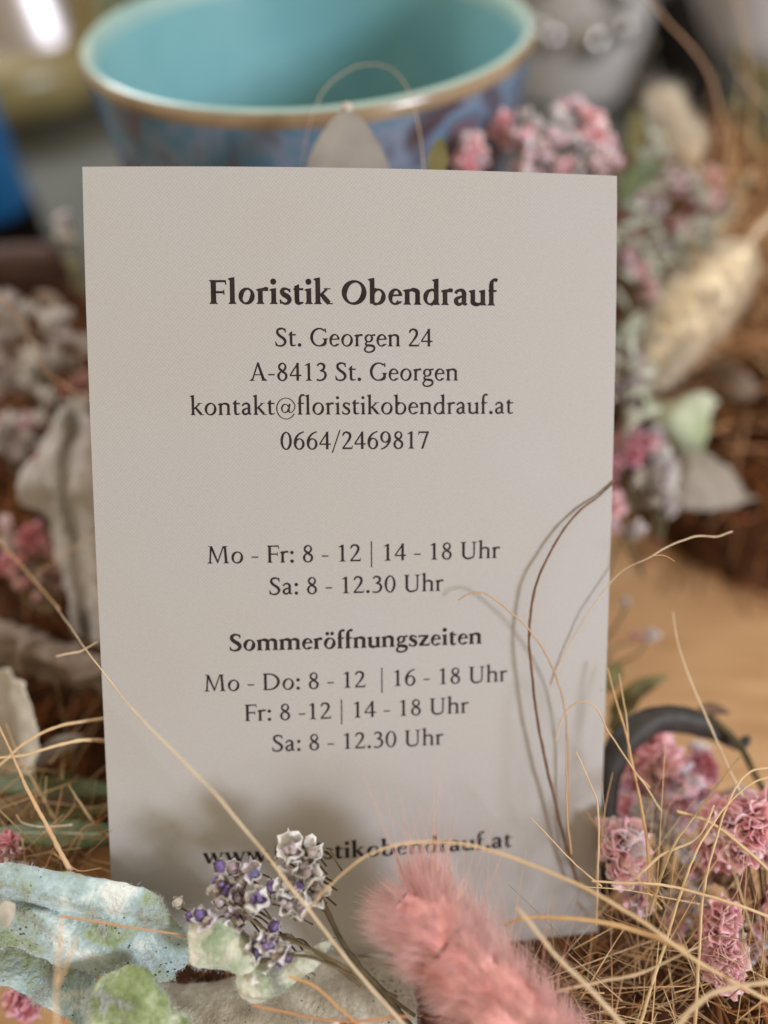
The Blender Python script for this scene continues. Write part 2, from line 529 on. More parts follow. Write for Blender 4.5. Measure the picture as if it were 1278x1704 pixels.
def draw(ch, bold):
    g = Pen(bold)
    s, S, h, k = g.s, g.S, g.h, g.k
    X = lambda x: x * k
    if ch == ' ': return g, 227
    if ch == 'n' or ch == 'h' or ch == 'm':
        x1, x2 = X(112), X(390)
        g.vst(x1, 0, 715 if ch == 'h' else 437)
        def arch(a, b_):
            g.path((a + s * .2, 335, h * .7), (a + (b_ - a) * .3, 395, h * 1.2), (a + (b_ - a) * .6, 412, s * .82), (b_ - 10, 365, s), (b_, 270, s), (b_, 120, s))
            g.poly((b_ - s / 2, 0), (b_ + s / 2, 0), (b_ + s / 2, 140), (b_ - s / 2, 140)); g.foot(b_, s)
        arch(x1, x2)
        if ch == 'm':
            arch(x2, X(668)); return g, X(788)
        return g, X(512)
    if ch == 'u':
        x1, x2 = X(108), X(384)
        g.vst(x1, 130, 437, foot=False)
        g.path((x1, 160, s), (x1 + 6, 75, s), (x1 + (x2 - x1) * .38, 26, s * .8), (x1 + (x2 - x1) * .72, 48, h * 1.3), (x2, 112, h * .8))
        g.vst(x2, 0, 437, foot=True, fl=False); return g, X(505)
    if ch == 'r':
        g.vst(X(112), 0, 437)
        g.path((X(125), 310, h * .7), (X(180), 385, h * 1.3), (X(250), 408, s * .85), (X(322), 398, s * .7)); return g, X(338)
    if ch == 'i':
        g.vst(X(124), 0, 437); g.disc(X(118), 610, s * .62); return g, X(250)
    if ch == 'l':
        g.vst(X(122), 0, 730); return g, X(246)
    if ch == 'k':
        g.vst(X(112), 0, 730)
        g.path((X(140), 218, h), (X(250), 318, h * 1.1), (X(352), 412, h))
        g.poly((X(270), 437), (X(450), 437), (X(450), 437 - g.st), (X(270), 437 - g.st))
        g.path((X(215), 262, s * .8), (X(300), 150, s), (X(405), 28, s * .95)); g.poly((X(350), 0), (X(505), 0), (X(505), g.st), (X(370), g.st + 14)); return g, X(492)
    if ch == 'o' or ch == 'ö':
        g.ring(X(248), 216, X(212), 230, s * 1.02, h * .95)
        if ch == 'ö': g.disc(X(165), 600, s * .52); g.disc(X(335), 600, s * .52)
        return g, X(496)
    if ch == 'b':
        g.vst(X(108), 40, 730, foot=False); g.poly((X(108) - s / 2, 50), (X(108) + s / 2, 70), (X(150), 10), (X(108) - s / 2, 22))
        g.ring(X(252), 214, X(216), 228, s, h, -205 + 65, 205 - 65, 18)
        g.path((X(108), 345, h * .6), (X(150), 400, h * 1.2), (X(225), 424, h * 1.3)); g.path((X(108), 70, h), (X(160), 18, h * 1.3), (X(230), 4, h * 1.2)); return g, X(508)
    if ch == 'd':
        g.ring(X(238), 214, X(206), 228, s, h, 40, 320, 18)
        g.path((X(250), 424, h * 1.2), (X(330), 415, h), (X(376), 380, h)); g.path((X(240), 4, h * 1.4), (X(310), 30, h), (X(376), 80, h * .8))
        g.vst(X(384), 0, 730, foot=True, fl=False); return g, X(510)
    if ch == 'e':
        g.ring(X(220), 216, X(190), 230, s, h, 12, 312, 18)
        g.line(X(60), 250, X(400), 262, h * .95); g.path((X(330), 60, h * 1.6), (X(375), 78, h * .6), (X(400), 100, 8)); return g, X(424)
    if ch == 'a':
        xs = X(300)
        g.path((X(72), 322, s * .7), (X(100), 378, s * .62), (X(175), 414, h * 1.5), (X(255), 405, s * .8), (xs, 335, s), (xs, 230, s), (xs, 110, s), (X(318), 40, s * .75), (X(390), 34, h * .7))
        g.path((xs, 262, h), (X(200), 228, h * 1.2), (X(108), 180, s * .8), (X(84), 108, s), (X(120), 38, s * .8), (X(190), 26, h * 1.5), (xs, 88, h)); return g, X(432)
    if ch == 'f':
        g.poly((X(112) - s / 2, 0), (X(112) + s / 2, 0), (X(112) + s / 2, 570), (X(112) - s / 2, 570)); g.foot(X(112), s)
        g.path((X(112), 540, s), (X(124), 635, s * .85), (X(172), 702, h * 1.5), (X(235), 712, s * .75), (X(282), 690, s * .6))
        g.poly((X(34), 437), (X(262), 437), (X(256), 437 - h * 1.05), (X(34), 437 - h * 1.05)); return g, X(286)
    if ch == 'g':
        g.ring(X(205), 288, X(158), 150, s * .9, h, 0, 360, 12)
        g.path((X(300), 398, h * 1.1), (X(370), 405, h * 1.3), (X(440), 412, h * 1.5))
        g.path((X(140), 158, h), (X(92), 108, h * 1.3), (X(110), 52, s * .75), (X(225), 34, s * .95), (X(345), 14, s), (X(405), -55, s * .8), (X(365), -150, h * 1.5), (X(235), -208, h * 1.2), (X(110), -190, s * .65), (X(52), -120, s * .7), (X(80), -45, h * 1.3), (X(150), 20, h)); return g, X(452)
    if ch == 's':
        g.path((X(285), 370, h), (X(215), 414, h * 1.1), (X(130), 405, s * .7), (X(92), 335, s * .9), (X(140), 262, s), (X(235), 205, s * 1.05), (X(288), 115, s * .9), (X(245), 35, s * .65), (X(160), 10, h * 1.1), (X(70), 55, h))
        g.line(X(292), 418, X(296), 320, h * .8); g.line(X(56), 8, X(48), 125, h * .8); return g, X(358)
    if ch == 't':
        g.poly((X(125) - s / 2, 110), (X(125) + s / 2, 110), (X(125) + s / 2, 545), (X(125) - s / 2, 490))
        g.poly((X(32), 415), (X(125), 500), (X(125), 437 - h), (X(38), 437 - h)); g.poly((X(110), 437), (X(300), 437), (X(292), 437 - h * 1.1), (X(110), 437 - h * 1.1))
        g.path((X(125), 130, s), (X(138), 55, s * .95), (X(195), 24, s * .65), (X(300), 48, h * .6)); return g, X(316)
    if ch == 'w':
        for a, b_, c, d, w in ((70, 437, 215, 0, s), (215, 0, 345, 420, h), (330, 437, 485, 0, s), (485, 0, 620, 437, h)):
            g.line(X(a), b_ - (12 if b_ else -20), X(c), d + (12 if not d else -12), w)
        for x in (70, 330, 620): g.poly((X(x) - 80, 437), (X(x) + 80, 437), (X(x) + 80, 437 - g.st), (X(x) - 80, 437 - g.st))
        return g, X(690)
    if ch == 'z':
        g.poly((X(50), 437), (X(392), 437), (X(380), 437 - h * 1.3), (X(55), 437 - h * 1.3)); g.poly((X(36), 0), (X(396), 0), (X(392), h * 1.3), (X(60), h * 1.3))
        g.line(X(340), 400, X(88), 30, s); g.line(X(52), 437, X(40), 320, h * .8); g.line(X(396), 0, X(412), 120, h * .8); return g, X(436)
    if ch == '@':
        g.ring(390, 225, 355, 395, 42, 30, 25, 330, 0)
        g.ring(360, 230, 150, 170, 62, 34, 20, 360, 20); g.path((525, 395, 62), (505, 250, 56), (495, 130, 54), (535, 82, 36), (620, 110, 30), (700, 230, 34), (708, 390, 34)); return g, 780
    if ch == '.': g.disc(X(112), 48, s * .72); return g, X(224)
    if ch == ':': g.disc(112, 48, s * .72); g.disc(112, 372, s * .72); return g, 224
    if ch == '-': g.poly((36, 196), (272, 196), (276, 246), (40, 246)); return g, 312
    if ch == '/': g.line(24, -130, 318, 705, 44); return g, 342
    if ch == '|': g.poly((103, -245), (147, -245), (147, 750), (103, 750)); return g, 250
    # capitals
    if ch == 'F':
        xc = X(150); g.poly((xc - S / 2, 0), (xc + S / 2, 0), (xc + S / 2, 651), (xc - S / 2, 651)); g.foot(xc, S); g.foot(xc, S, 651, -1, True, False)
        g.poly((xc, 651), (X(478), 651), (X(476), 651 - h * 1.1), (xc, 651 - h * 1.1)); g.poly((X(478), 651), (X(492), 520), (X(466), 520), (X(440), 615))
        g.poly((xc, 352), (X(420), 352), (X(420), 352 - h * 1.1), (xc, 352 - h * 1.1)); g.poly((X(400), 350), (X(432), 415), (X(438), 250), (X(412), 250)); return g, X(520)
    if ch == 'S':
        g.path((X(385), 560, h), (X(330), 622, h * 1.2), (X(225), 630, h * 1.6), (X(128), 580, S * .8), (X(118), 470, S * .95), (X(205), 370, S), (X(325), 285, S * 1.05), (X(392), 180, S), (X(350), 65, S * .75), (X(235), 14, h * 1.4), (X(120), 30, h * 1.1), (X(62), 110, h * .9))
        g.line(X(392), 640, X(402), 490, h * .8); g.line(X(70), 10, X(48), 170, h * .8); return g, X(478)
    if ch == 'G':
        g.ring(X(372), 325, X(325), 338, S * 1.05, h * 1.1, 52, 322, 10)
        xc = X(590); g.poly((xc - S / 2, 60), (xc + S / 2, 80), (xc + S / 2, 285), (xc - S / 2, 285)); g.foot(xc, S, 285, -1, sl=52)
        g.path((X(590), 76, S * .9), (X(540), 45, S * .6), (X(470), 10, h)); g.path((X(560), 590, h * 1.1), (X(595), 560, h), (X(612), 490, h * .7)); g.line(X(590), 640, X(606), 490, h * .8); return g, X(706)
    if ch == 'A':
        g.line(X(120), 10, X(335), 655, h * 1.1); g.poly((X(300), 600), (X(340), 672), (X(362), 672), (X(596), 0), (X(596) - S * 1.1, 0)); g.poly((X(190), 238), (X(470), 238), (X(470), 200), (X(190), 200))
        g.foot(X(112), h * 1.2, sl=66); g.foot(X(556), S, sl=60); return g, X(680)
    if ch == 'M':
        g.line(X(148), 10, X(192), 640, h * 1.25); g.poly((X(120), 651), (X(240), 651), (X(425), 130), (X(425), 10), (X(408), 10), (X(150), 625))
        g.line(X(416), 20, X(640), 645, h); g.poly((X(640), 651), (X(735), 651), (X(780), 0), (X(780) - S, 0), (X(652), 590))
        g.foot(X(148), h * 1.3, sl=68); g.foot(X(780) - S / 2, S, sl=56); g.poly((X(90), 651), (X(160), 651), (X(160), 625), (X(90), 630)); g.poly((X(700), 651), (X(790), 651), (X(790), 630), (X(700), 622)); return g, X(880)
    if ch == 'D':
        xc = X(150); g.poly((xc - S / 2, 0), (xc + S / 2, 0), (xc + S / 2, 651), (xc - S / 2, 651)); g.foot(xc, S, 0, 1, True, False); g.foot(xc, S, 651, -1, True, False)
        g.ring(X(290), 325, X(390), 328, S * 1.05, h * 1.1, -92, 92, 0); g.poly((xc, 653), (X(300), 653), (X(300), 653 - h * 1.1), (xc, 653 - h * 1.1)); g.poly((xc, -3), (X(300), -3), (X(300), h * 1.1 - 3), (xc, h * 1.1 - 3)); return g, X(738)
    if ch == 'O':
        g.ring(X(372), 325, X(330), 340, S * 1.08, h * 1.1); return g, X(744)
    if ch == 'U':
        a, b_ = X(160), X(560)
        g.poly((a - S / 2, 220), (a + S / 2, 220), (a + S / 2, 651), (a - S / 2, 651)); g.foot(a, S, 651, -1, sl=60)
        g.path((a, 240, S), (a + 8, 130, S), (a + 80, 35, S * .8), (X(355), 12, h * 1.5), (b_ - 50, 60, h * 1.3), (b_ - 4, 150, h * 1.2), (b_, 300, h * 1.2), (b_, 640, h * 1.2)); g.foot(b_, h * 1.2, 651, -1, sl=74); return g, X(706)
    # figures
    if ch == '0': g.ring(237, 318, 208, 334, s * 1.02, h, 0, 360, 8); return g, 475
    if ch == '1':
        g.poly((248 - s / 2, 0), (248 + s / 2, 0), (248 + s / 2, 645), (248 - s / 2, 610)); g.foot(248, s, sl=74); g.poly((248, 645), (248, 560), (110, 535), (108, 560)); return g, 475
    if ch == '2':
        g.path((78, 490, h), (120, 585, h * 1.4), (215, 622, s * .75), (318, 575, s), (350, 470, s), (300, 340, s * .9), (190, 185, s * .6), (75, 42, h * 1.2))
        g.poly((48, 0), (420, 0), (434, 66), (62, 66)); g.poly((400, 0), (420, 0), (448, 130), (424, 130)); return g, 475
    if ch == '3':
        g.path((82, 530, h), (140, 605, h * 1.3), (235, 615, s * .8), (325, 550, s), (310, 430, s * .85), (180, 348, h)); g.path((190, 352, h), (310, 335, s * .75), (378, 225, s), (330, 80, s * .85), (200, 14, h * 1.3), (55, 36, h * 1.4)); return g, 475
    if ch == '4':
        g.line(340, 640, 45, 205, h * 1.05); g.poly((28, 162), (446, 162), (452, 216), (34, 216)); g.poly((316 - s / 2, 0), (316 + s / 2, 0), (316 + s / 2, 650), (316 - s / 2, 630)); return g, 475
    if ch == '6':
        g.ring(242, 200, 196, 214, s, h, 0, 360, 8); g.path((84, 190, s), (92, 330, s), (150, 465, s * .85), (260, 580, s * .65), (412, 648, h)); return g, 475
    if ch == '9':
        g.ring(232, 436, 196, 214, s, h, 0, 360, 8); g.path((390, 446, s), (382, 306, s), (324, 171, s * .85), (214, 56, s * .65), (62, -12, h)); return g, 475
    if ch == '7':
        g.poly((46, 636), (440, 636), (432, 572), (58, 572)); g.poly((440, 636), (340, 590), (140, -6), (222, -6)); g.poly((46, 636), (72, 636), (56, 500), (34, 500)); return g, 475
    if ch == '8':
        g.ring(238, 492, 152, 160, s * .8, h, 0, 360, 25); g.ring(238, 168, 186, 184, s * .95, h * 1.05, 0, 360, 0); g.path((140, 440, s * .8), (238, 345, s), (350, 255, s * .8)); return g, 475
    return g, 475

_cache = {}
def glyph(ch, bold):
    if (ch, bold) in _cache:
        return _cache[ch, bold]
    g, adv = draw(ch, bold)
    tri = ([], [])
    if g.polys:
        vs, fs = [], []
        for p in g.polys:
            ar = sum(p[i - 1][0] * p[i][1] - p[i][0] * p[i - 1][1] for i in range(len(p)))
            if ar < 0: p = p[::-1]
            fs.append(list(range(len(vs), len(vs) + len(p))))
            vs += [Vector(q) for q in p]
        eds = [(f[i - 1], f[i]) for f in fs for i in range(len(f))]
        r = delaunay_2d_cdt(vs, eds, [], 0, 0.3, False)
        def inside(x, y):
            for p in g.polys:
                c_ = False
                for i in range(len(p)):
                    (x0, y0), (x1, y1) = p[i - 1], p[i]
                    if (y0 > y) != (y1 > y) and x < (x1 - x0) * (y - y0) / (y1 - y0) + x0: c_ = not c_
                if c_: return True
            return False
        keep = []
        for f in r[2]:
            c_ = sum((r[0][i] for i in f), Vector((0, 0))) / len(f)
            if inside(c_.x, c_.y): keep.append(f)
        tri = ([(v.x, v.y) for v in r[0]], keep)
    _cache[ch, bold] = (tri, adv)
    return _cache[ch, bold]

KERN = {('F', 'r'): -20, ('A', '-'): -20, ('f', '.'): 10, ('r', '.'): -20, ('w', '.'): -30, ('w', 'w'): 20, ('r', 'a'): -10, ('f', 'l'): -8, ('f', 'f'): 0}
def text_line(txt, vc, uc, hw, em, bold):
    pen, items = 0, []
    for i, ch in enumerate(txt):
        tri, adv = glyph(ch, bold)
        items.append((pen, tri))
        pen += adv + (KERN.get((txt[i], txt[i + 1]), 0) if i + 1 < len(txt) else 0)
    xs = [x + o for o, t in items for x, _ in t[0]]
    lo, hi = min(xs), max(xs)
    sx = 2 * hw / (hi - lo)
    print('line', txt, 'x-scale / em = %.2f' % (sx / (em / 1000)))
    mb = MB()
    for o, (vs, fs) in items:
        if not fs: continue
        mb.add([card_point(uc - hw + (x + o - lo) * sx, vc + y * em / 1000, .018) for x, y in vs], [list(f) for f in fs])
    return mb.build('text_line', M['ink'], card, smooth=False)

LINES = [('Floristik Obendrauf', 28.85, -.23, 14.83, 3.68, True), ('St. Georgen 24', 24.61, -.42, 8.1, 2.82, False),
         ('A-8413 St. Georgen', 21.12, -.43, 10.78, 2.82, False), ('kontakt@floristikobendrauf.at', 17.66, -.5, 16.8, 2.82, False),
         ('0664/2469817', 14.08, -.44, 7.73, 2.82, False), ('Mo - Fr: 8 - 12 | 14 - 18 Uhr', 2.26, -.5, 15.53, 2.82, False),
         ('Sa: 8 - 12.30 Uhr', -1.16, -.4, 9.27, 2.82, False), ('Sommeröffnungszeiten', -7.16, -.43, 13.55, 2.78, True),
         ('Mo - Do: 8 - 12  | 16 - 18 Uhr', -11.54, -.37, 16.41, 2.82, False), ('Fr: 8 -12 | 14 - 18 Uhr', -14.92, -.4, 12.14, 2.82, False),
         ('Sa: 8 - 12.30 Uhr', -18.41, -.4, 9.34, 2.82, False), ('www.floristikobendrauf.at', -30.97, -.32, 17.2, 2.82, True)]
for ln in LINES:
    text_line(*ln)

# ---------------------------------------------------------------- the turquoise cup behind the card
def cup_glaze():
    m_ = bpy.data.materials.new('cup_glaze')
    m_.use_nodes = True
    N, L = m_.node_tree.nodes, m_.node_tree.links
    b_ = N['Principled BSDF']
    tc = N.new('ShaderNodeTexCoord')
    mp = N.new('ShaderNodeMapping'); mp.inputs['Scale'].default_value = (1, 1, .8)
    L.new(tc.outputs['Object'], mp.inputs[0])
    nz = N.new('ShaderNodeTexNoise'); nz.inputs['Scale'].default_value = 95; nz.inputs['Detail'].default_value = 5; nz.inputs['Distortion'].default_value = .6
    L.new(mp.outputs[0], nz.inputs['Vector'])
    cr = N.new('ShaderNodeValToRGB')
    st = [(.36, rgb(70, 58, 60)), (.44, rgb(84, 90, 112)), (.50, rgb(118, 130, 152)), (.56, rgb(80, 120, 146)), (.64, rgb(104, 86, 100))]
    while len(cr.color_ramp.elements) < len(st): cr.color_ramp.elements.new(.5)
    for e, (p, c) in zip(cr.color_ramp.elements, st): e.position = p; e.color = c
    L.new(nz.outputs['Fac'], cr.inputs[0])
    L.new(cr.outputs[0], b_.inputs['Base Color'])
    b_.inputs['Roughness'].default_value = .22
    b_.inputs['Coat Weight'].default_value = .3
    return m_
M['cup_out'] = cup_glaze()
M['cup_in'] = mat('turquoise_glaze', [(.35, rgb(108, 156, 166)), (.65, rgb(128, 172, 178))], 40, 3, .25, .5)
M['cup_lip'] = mat('pale_glaze_lip', [(.35, rgb(132, 166, 168)), (.65, rgb(164, 186, 180))], 90, 4, .2, .5)
M['cup_rim'] = mat('tan_rim', [(.35, rgb(128, 104, 80)), (.65, rgb(162, 140, 114))], 90, 4, .22, .5)
CC = Vector((-8.33, 146.06, 0))
RR = 37.41
cup = thing('ceramic_cup', Vector((CC.x, CC.y, TZ)), 'turquoise ceramic cup with mottled blue glaze and tan rim behind the card', 'cup')
o_ = MB()
prof_out = [(23, TZ + .1), (25, TZ + .1), (27.5, 9), (30.5, 22), (33, 40), (35, 58), (36.6, 72), (37.25, 77.6)]
o_.lathe(prof_out, CC, 128, wob=.25)
o_.build('outer_wall', M['cup_out'], cup)
r_ = MB()
pr_ = [(37.25, 77.6), (37.42, 78.3), (37.35, 79.0), (36.95, 79.6)]
r_.lathe(pr_, CC, 128)
r_.build('rim', M['cup_rim'], cup)
l_ = MB()
l_.lathe([(36.95, 79.6), (36.6, 79.9), (36.2, 79.95), (35.7, 79.6), (35.35, 78.6), (35.2, 77.0)], CC, 128)
l_.build('lip', M['cup_lip'], cup)
i_ = MB()
i_.lathe([(35.2, 77.0), (34.4, 70), (32, 52), (30, 36), (27, 20), (22, 12), (12, 9.5), (.01, 9.2)], CC, 128)
i_.build('inner_wall', M['cup_in'], cup)

# ---------------------------------------------------------------- things far behind, out of focus
M['pewter'] = mat('pewter', [(.3, rgb(150, 140, 142)), (.7, rgb(176, 168, 168))], 60, 3, .34, .5, metallic=.85)
M['olive'] = mat('olive_glaze', [(.3, rgb(124, 110, 72)), (.7, rgb(152, 138, 94))], 60, 4, .3, .5)
M['blue'] = mat('blue_plastic', [(.3, rgb(22, 108, 214)), (.7, rgb(52, 146, 242))], 80, 2, .2, .5)
M['black'] = mat('black_metal', [(.3, rgb(10, 8, 8)), (.7, rgb(20, 16, 15))], 120, 3, .8, .12)
M['glass'] = mat('mercury_glass', [(.3, rgb(150, 146, 144)), (.7, rgb(176, 172, 172))], 40, 2, .03, .5, metallic=.9)
M['jar'] = mat('grey_jar', [(.3, rgb(174, 168, 166)), (.7, rgb(192, 186, 184))], 40, 2, .4, .4)
M['mauve'] = mat('mauve_ceramic', [(.3, rgb(206, 196, 194)), (.7, rgb(222, 212, 210))], 40, 3, .5, .4)

p = at_table(30, 112)
t = thing('pewter_jar', p, 'shiny grey pewter jar, sloped to catch a highlight, far behind, at the upper left', 'jar')
k = MB(); k.lathe([(.01, 0.1), (44, .1), (46, 2), (45, 6), (17, 78), (18, 82), (20, 86), (18, 86), (15, 80), (14, 70), (.01, 8)], p + Vector((-8, 50, 0)), 96); k.build('jar_body', M['pewter'], t)  # cone slope shaped to mirror the window lamp as a bright streak
k = MB(); k.tube([p + Vector((-8 + 46 * math.cos(a / 10), 50 + 46 * math.sin(a / 10), 3.5)) for a in range(64)], 1.3, 8); k.build('band', M['pewter'], t)

p = at_table(40, 240)
t = thing('olive_dish', p, 'low olive brown glazed dish behind the blue bottle', 'dish')
k = MB(); k.lathe([(.01, .1), (46, .1), (58, 10), (60, 22), (58, 23), (55, 12), (45, 4), (.01, 3)], p + Vector((-22, 56, 0)), 72); k.build('dish_body', M['olive'], t)
k = MB(); k.tube([p + Vector((-22 + 59 * math.cos(a / 12), 56 + 59 * math.sin(a / 12), 22.8)) for a in range(76)], 1.3, 8); k.build('dish_lip', M['olive'], t)

p = at_table(10, 408)
t = thing('blue_bottle', p, 'small bright blue bottle with dark foot at the left edge', 'bottle')
k = MB(); k.lathe([(.01, 12), (12, 12), (12.8, 14), (12.8, 46), (12, 49), (9, 51), (6, 51.6), (6, 53), (.01, 53)], p, 48); k.build('bottle_body', M['blue'], t)
k = MB(); k.lathe([(.01, .1), (13.4, .1), (13.4, 11.6), (12.4, 12), (.01, 12)], p, 48); k.build('foot', M['black'], t)
k = MB(); k.lathe([(.01, 53), (7.4, 53), (7.4, 63), (6.8, 64), (.01, 64)], p, 40); k.build('bottle_cap', M['blue'], t)

p = at_table(960, 190)
t = thing('studded_jar', p, 'grey jar at the top right of the cup, catching bright highlights', 'jar')
c = p + Vector((2, 36, 0))
k = MB(); k.lathe([(.01, .1), (33, .1), (36, 4), (36, 78), (34, 80), (32, 78), (32, 6), (.01, 6)], c, 64); k.build('jar_body', M['jar'], t)
k = MB()  # polished studs added to the jar so each mirrors the lamp as a highlight
spots = []
while len(spots) < 44:
    a, z_ = R.uniform(0, 2 * math.pi), R.uniform(8, 72)
    if all(math.hypot(36 * ((a - b_ + math.pi) % (2 * math.pi) - math.pi), z_ - y_) > 10.5 for b_, y_ in spots):
        spots.append((a, z_))
        rr_ = R.uniform(5, 7.5)
        k.ball(c + Vector(((37.5 - rr_ * .4) * math.cos(a), (37.5 - rr_ * .4) * math.sin(a), z_)), rr_, seg=28, rings=18)
k.build('glint_stud', M['glass'], t)

p = at_table(1172, 220)
t = thing('iron_rod', p, 'black iron candle stake leaning left behind the flowers', 'stake')
k = MB(); q = at(1080, -90, 282); k.tube(spline([p, (p + q) / 2, q], 8), [10, 10, 9.6, 9.5, 9.2, 9, 9, 8.8, 8.6], 20); k.build('rod', M['black'], t)
k = MB(); k.lathe([(.01, .1), (20, .1), (20, 2.5), (11, 4), (9, 8), (.01, 8)], p, 40); k.build('foot_plate', M['black'], t)

p = at_table(1255, 150)
t = thing('mauve_vase', p, 'dull mauve ceramic vase at the upper right corner', 'vase')
k = MB(); k.lathe([(.01, .1), (28, .1), (34, 12), (40, 40), (36, 75), (26, 95), (28, 104), (25, 104), (23, 95), (33, 74), (36, 40), (.01, 6)], p + Vector((16, 50, 0)), 64); k.build('vase_body', M['mauve'], t)
k = MB(); k.tube([p + Vector((16 + 26.5 * math.cos(a / 12), 50 + 26.5 * math.sin(a / 12), 104)) for a in range(76)], 1.8, 8); k.build('vase_lip', M['mauve'], t)

# ---------------------------------------------------------------- builders for dried plants
def loft(rows, nu=8, nv=8):
    cols = [spline(r, nu * (len(r) - 1)) for r in rows]
    return list(map(list, zip(*[spline([c_[j] for c_ in cols], nv * (len(rows) - 1)) for j in range(len(cols[0]))])))

def ruffle(g, amp, sc):
    for row in g:
        for j, p_ in enumerate(row):
            row[j] = p_ + noise.noise_vector(p_ * sc) * amp
    return g

def fuzz(mb, g, n, length, w, mi, tint=1.0):
    M_, N_ = len(g), len(g[0])
    for _ in range(n):
        e = R.random()
        if e < .6:
            i, j = R.choice([(R.randrange(M_), R.choice([0, N_ - 1])), (R.choice([0, M_ - 1]), R.randrange(N_))])
        else:
            i, j = R.randrange(M_), R.randrange(N_)
        p_ = g[i][j] + rvec(.15)
        d = rvec(1).normalized()
        L_ = length * R.uniform(.5, 1.3)
        mb.hair([p_, p_ + d * L_ * .5, p_ + d * L_ * .9 + rvec(.1)], w, mi, tint)

def blade_grid(spine, width, roll=0, cup=.25, n=18, across=6, prof=None, fold=0):
    S_ = spline(spine, n)
    g = []
    for i, p_ in enumerate(S_):
        t = (S_[min(i + 1, n)] - S_[max(i - 1, 0)]).normalized()
        v = (p_ - CAM).normalized()
        side = t.cross(v).normalized()
        side = Matrix.Rotation(roll, 3, t) @ side
        nor = side.cross(t)
        s_ = i / n
        w = width * (prof(s_) if prof else (math.sin(math.pi * min(1, s_ * .93 + .06)) ** .75))
        row = []
        for j in range(across + 1):
            a = (j / across - .5) * 2
            row.append(p_ + side * a * w + nor * (cup * w * a * a + fold * w * abs(a)))
        g.append(row)
    return g

def strand_mesh(mb, pts, r0, r1, n=None, mat_i=0, tint=1.0, seg=6, wob=.0):
    n = n or max(10, 5 * len(pts))
    S_ = spline(pts, n)
    sd_ = R.uniform(0, 900)
    if wob:
        n2 = n * 3
        S_ = [p_ + noise.noise_vector(p_ * .22) * wob + noise.noise_vector(p_ * .9 + Vector((sd_, 0, 0))) * wob * .35 for p_ in spline(pts, n2)]
        n = n2
    mb.tube(S_, [(r0 + (r1 - r0) * i / n) * (1 + .28 * noise.noise(Vector((i * .45, sd_, 0)))) for i in range(n + 1)], seg, mat_i, tint)

# -- florets: shared meshes, each floret of a sprig is a part of its own
def pal(a, b_, c, **kw):
    d = dict(scale=420, rough=.38, spec=.55, transl=.3, bump=.4, bscale=1100)
    d.update(kw)
    return [(.28, rgb(*a)), (.5, rgb(*b_)), (.72, rgb(*c))], d
def petal(name, a, b_, c, **kw):
    s_, d = pal(a, b_, c, **kw)
    return mat(name, s_, **d)
M['pink'] = petal('pink_petal', (240, 174, 192), (250, 212, 222), (254, 244, 246))
M['salmon'] = petal('salmon_petal', (240, 164, 176), (250, 202, 208), (254, 238, 238))
M['magenta'] = petal('magenta_petal', (196, 116, 148), (224, 166, 186), (244, 212, 222))
M['rose'] = petal('rose_petal', (204, 116, 130), (226, 160, 168), (242, 202, 206))
M['lilac'] = petal('lilac_petal', (206, 192, 202), (230, 220, 226), (246, 240, 242))
M['white'] = petal('white_calyx', (214, 206, 200), (238, 234, 232), (250, 249, 250))
M['greyed'] = petal('greyed_calyx', (150, 134, 122), (190, 176, 166), (216, 208, 200))
M['purple'] = petal('purple_petal', (92, 70, 124), (128, 104, 162), (170, 150, 194))
M['mauvebud'] = petal('mauve_bud', (148, 126, 132), (186, 168, 172), (212, 198, 198))
M['blue_petal'] = petal('blue_petal', (92, 92, 140), (124, 124, 172), (164, 160, 198))

def funnel(mb, R_, H_, seed, mi, lobes=5, ruf=.3, r0=.25, seg=22, rings=6, base=Vector(), twist=0, thick=.05):
    rr = random.Random(seed)
    ph = [rr.uniform(0, 6.28) for _ in range(4)]
    g = []
    for k_ in range(seg + 1):
        a = 2 * math.pi * k_ / seg
        row = []
        for j in range(rings + 1):
            t = j / rings
            r1 = R_ * (r0 + (1 - r0) * t ** 1.2) * (1 + ruf * t * (math.sin(lobes * a + ph[0]) * .6 + .5 * math.sin((lobes + 4) * a + ph[1])))
            z = H_ * t ** .8 * (1 + ruf * t * .8 * math.sin(lobes * a + ph[2])) + ruf * R_ * .35 * t * math.sin((lobes * 2 + 1) * a + ph[3])
            aa = a + twist * t
            row.append(base + Vector((r1 * math.cos(aa), r1 * math.sin(aa), z)))
        g.append(row)
    mb.sheet(g, thick, mi)

def floret_mesh(kind, seed, outer, inner):
    """unit-size floret opening towards +z"""
    mb = MB()
    rr = random.Random(seed)
    if kind == 'crumpled':
        funnel(mb, 1.0, 1.0, seed, 0, rr.choice([3, 4]), .34, seg=26)
        funnel(mb, .62, 1.15, seed + 50, 1, 3, .42, twist=.6)
    elif kind == 'cup':
        funnel(mb, 1.0, 1.7, seed, 0, 5, .30, r0=.3, seg=30, thick=.03)
        for q in range(4):
            a = rr.uniform(0, 6.28)
            mb.ball(Vector((.34 * math.cos(a), .34 * math.sin(a), 1.25 + rr.uniform(-.2, .3))), .3, .26, .5, 8, 6, 1, Matrix.Rotation(rr.uniform(-.5, .5), 3, 'X'), .4)
    elif kind == 'bud':
        mb.ball(Vector((0, 0, .8)), .62, .58, .85, 10, 8, 1, None, .3)
        funnel(mb, .8, .9, seed, 0, 5, .25, r0=.3)
    me_o = mb.build('floret', [outer, inner], base=Vector())
    me = me_o.data
    bpy.data.objects.remove(me_o)
    return me
_fl = {}
def floret_set(kind, o, i):
    key = (kind, o, i)
    if key not in _fl:
        _fl[key] = [floret_mesh(kind, 11 * q + len(_fl) * 101 + 3, M[o], M[i]) for q in range(4)]
    return _fl[key]

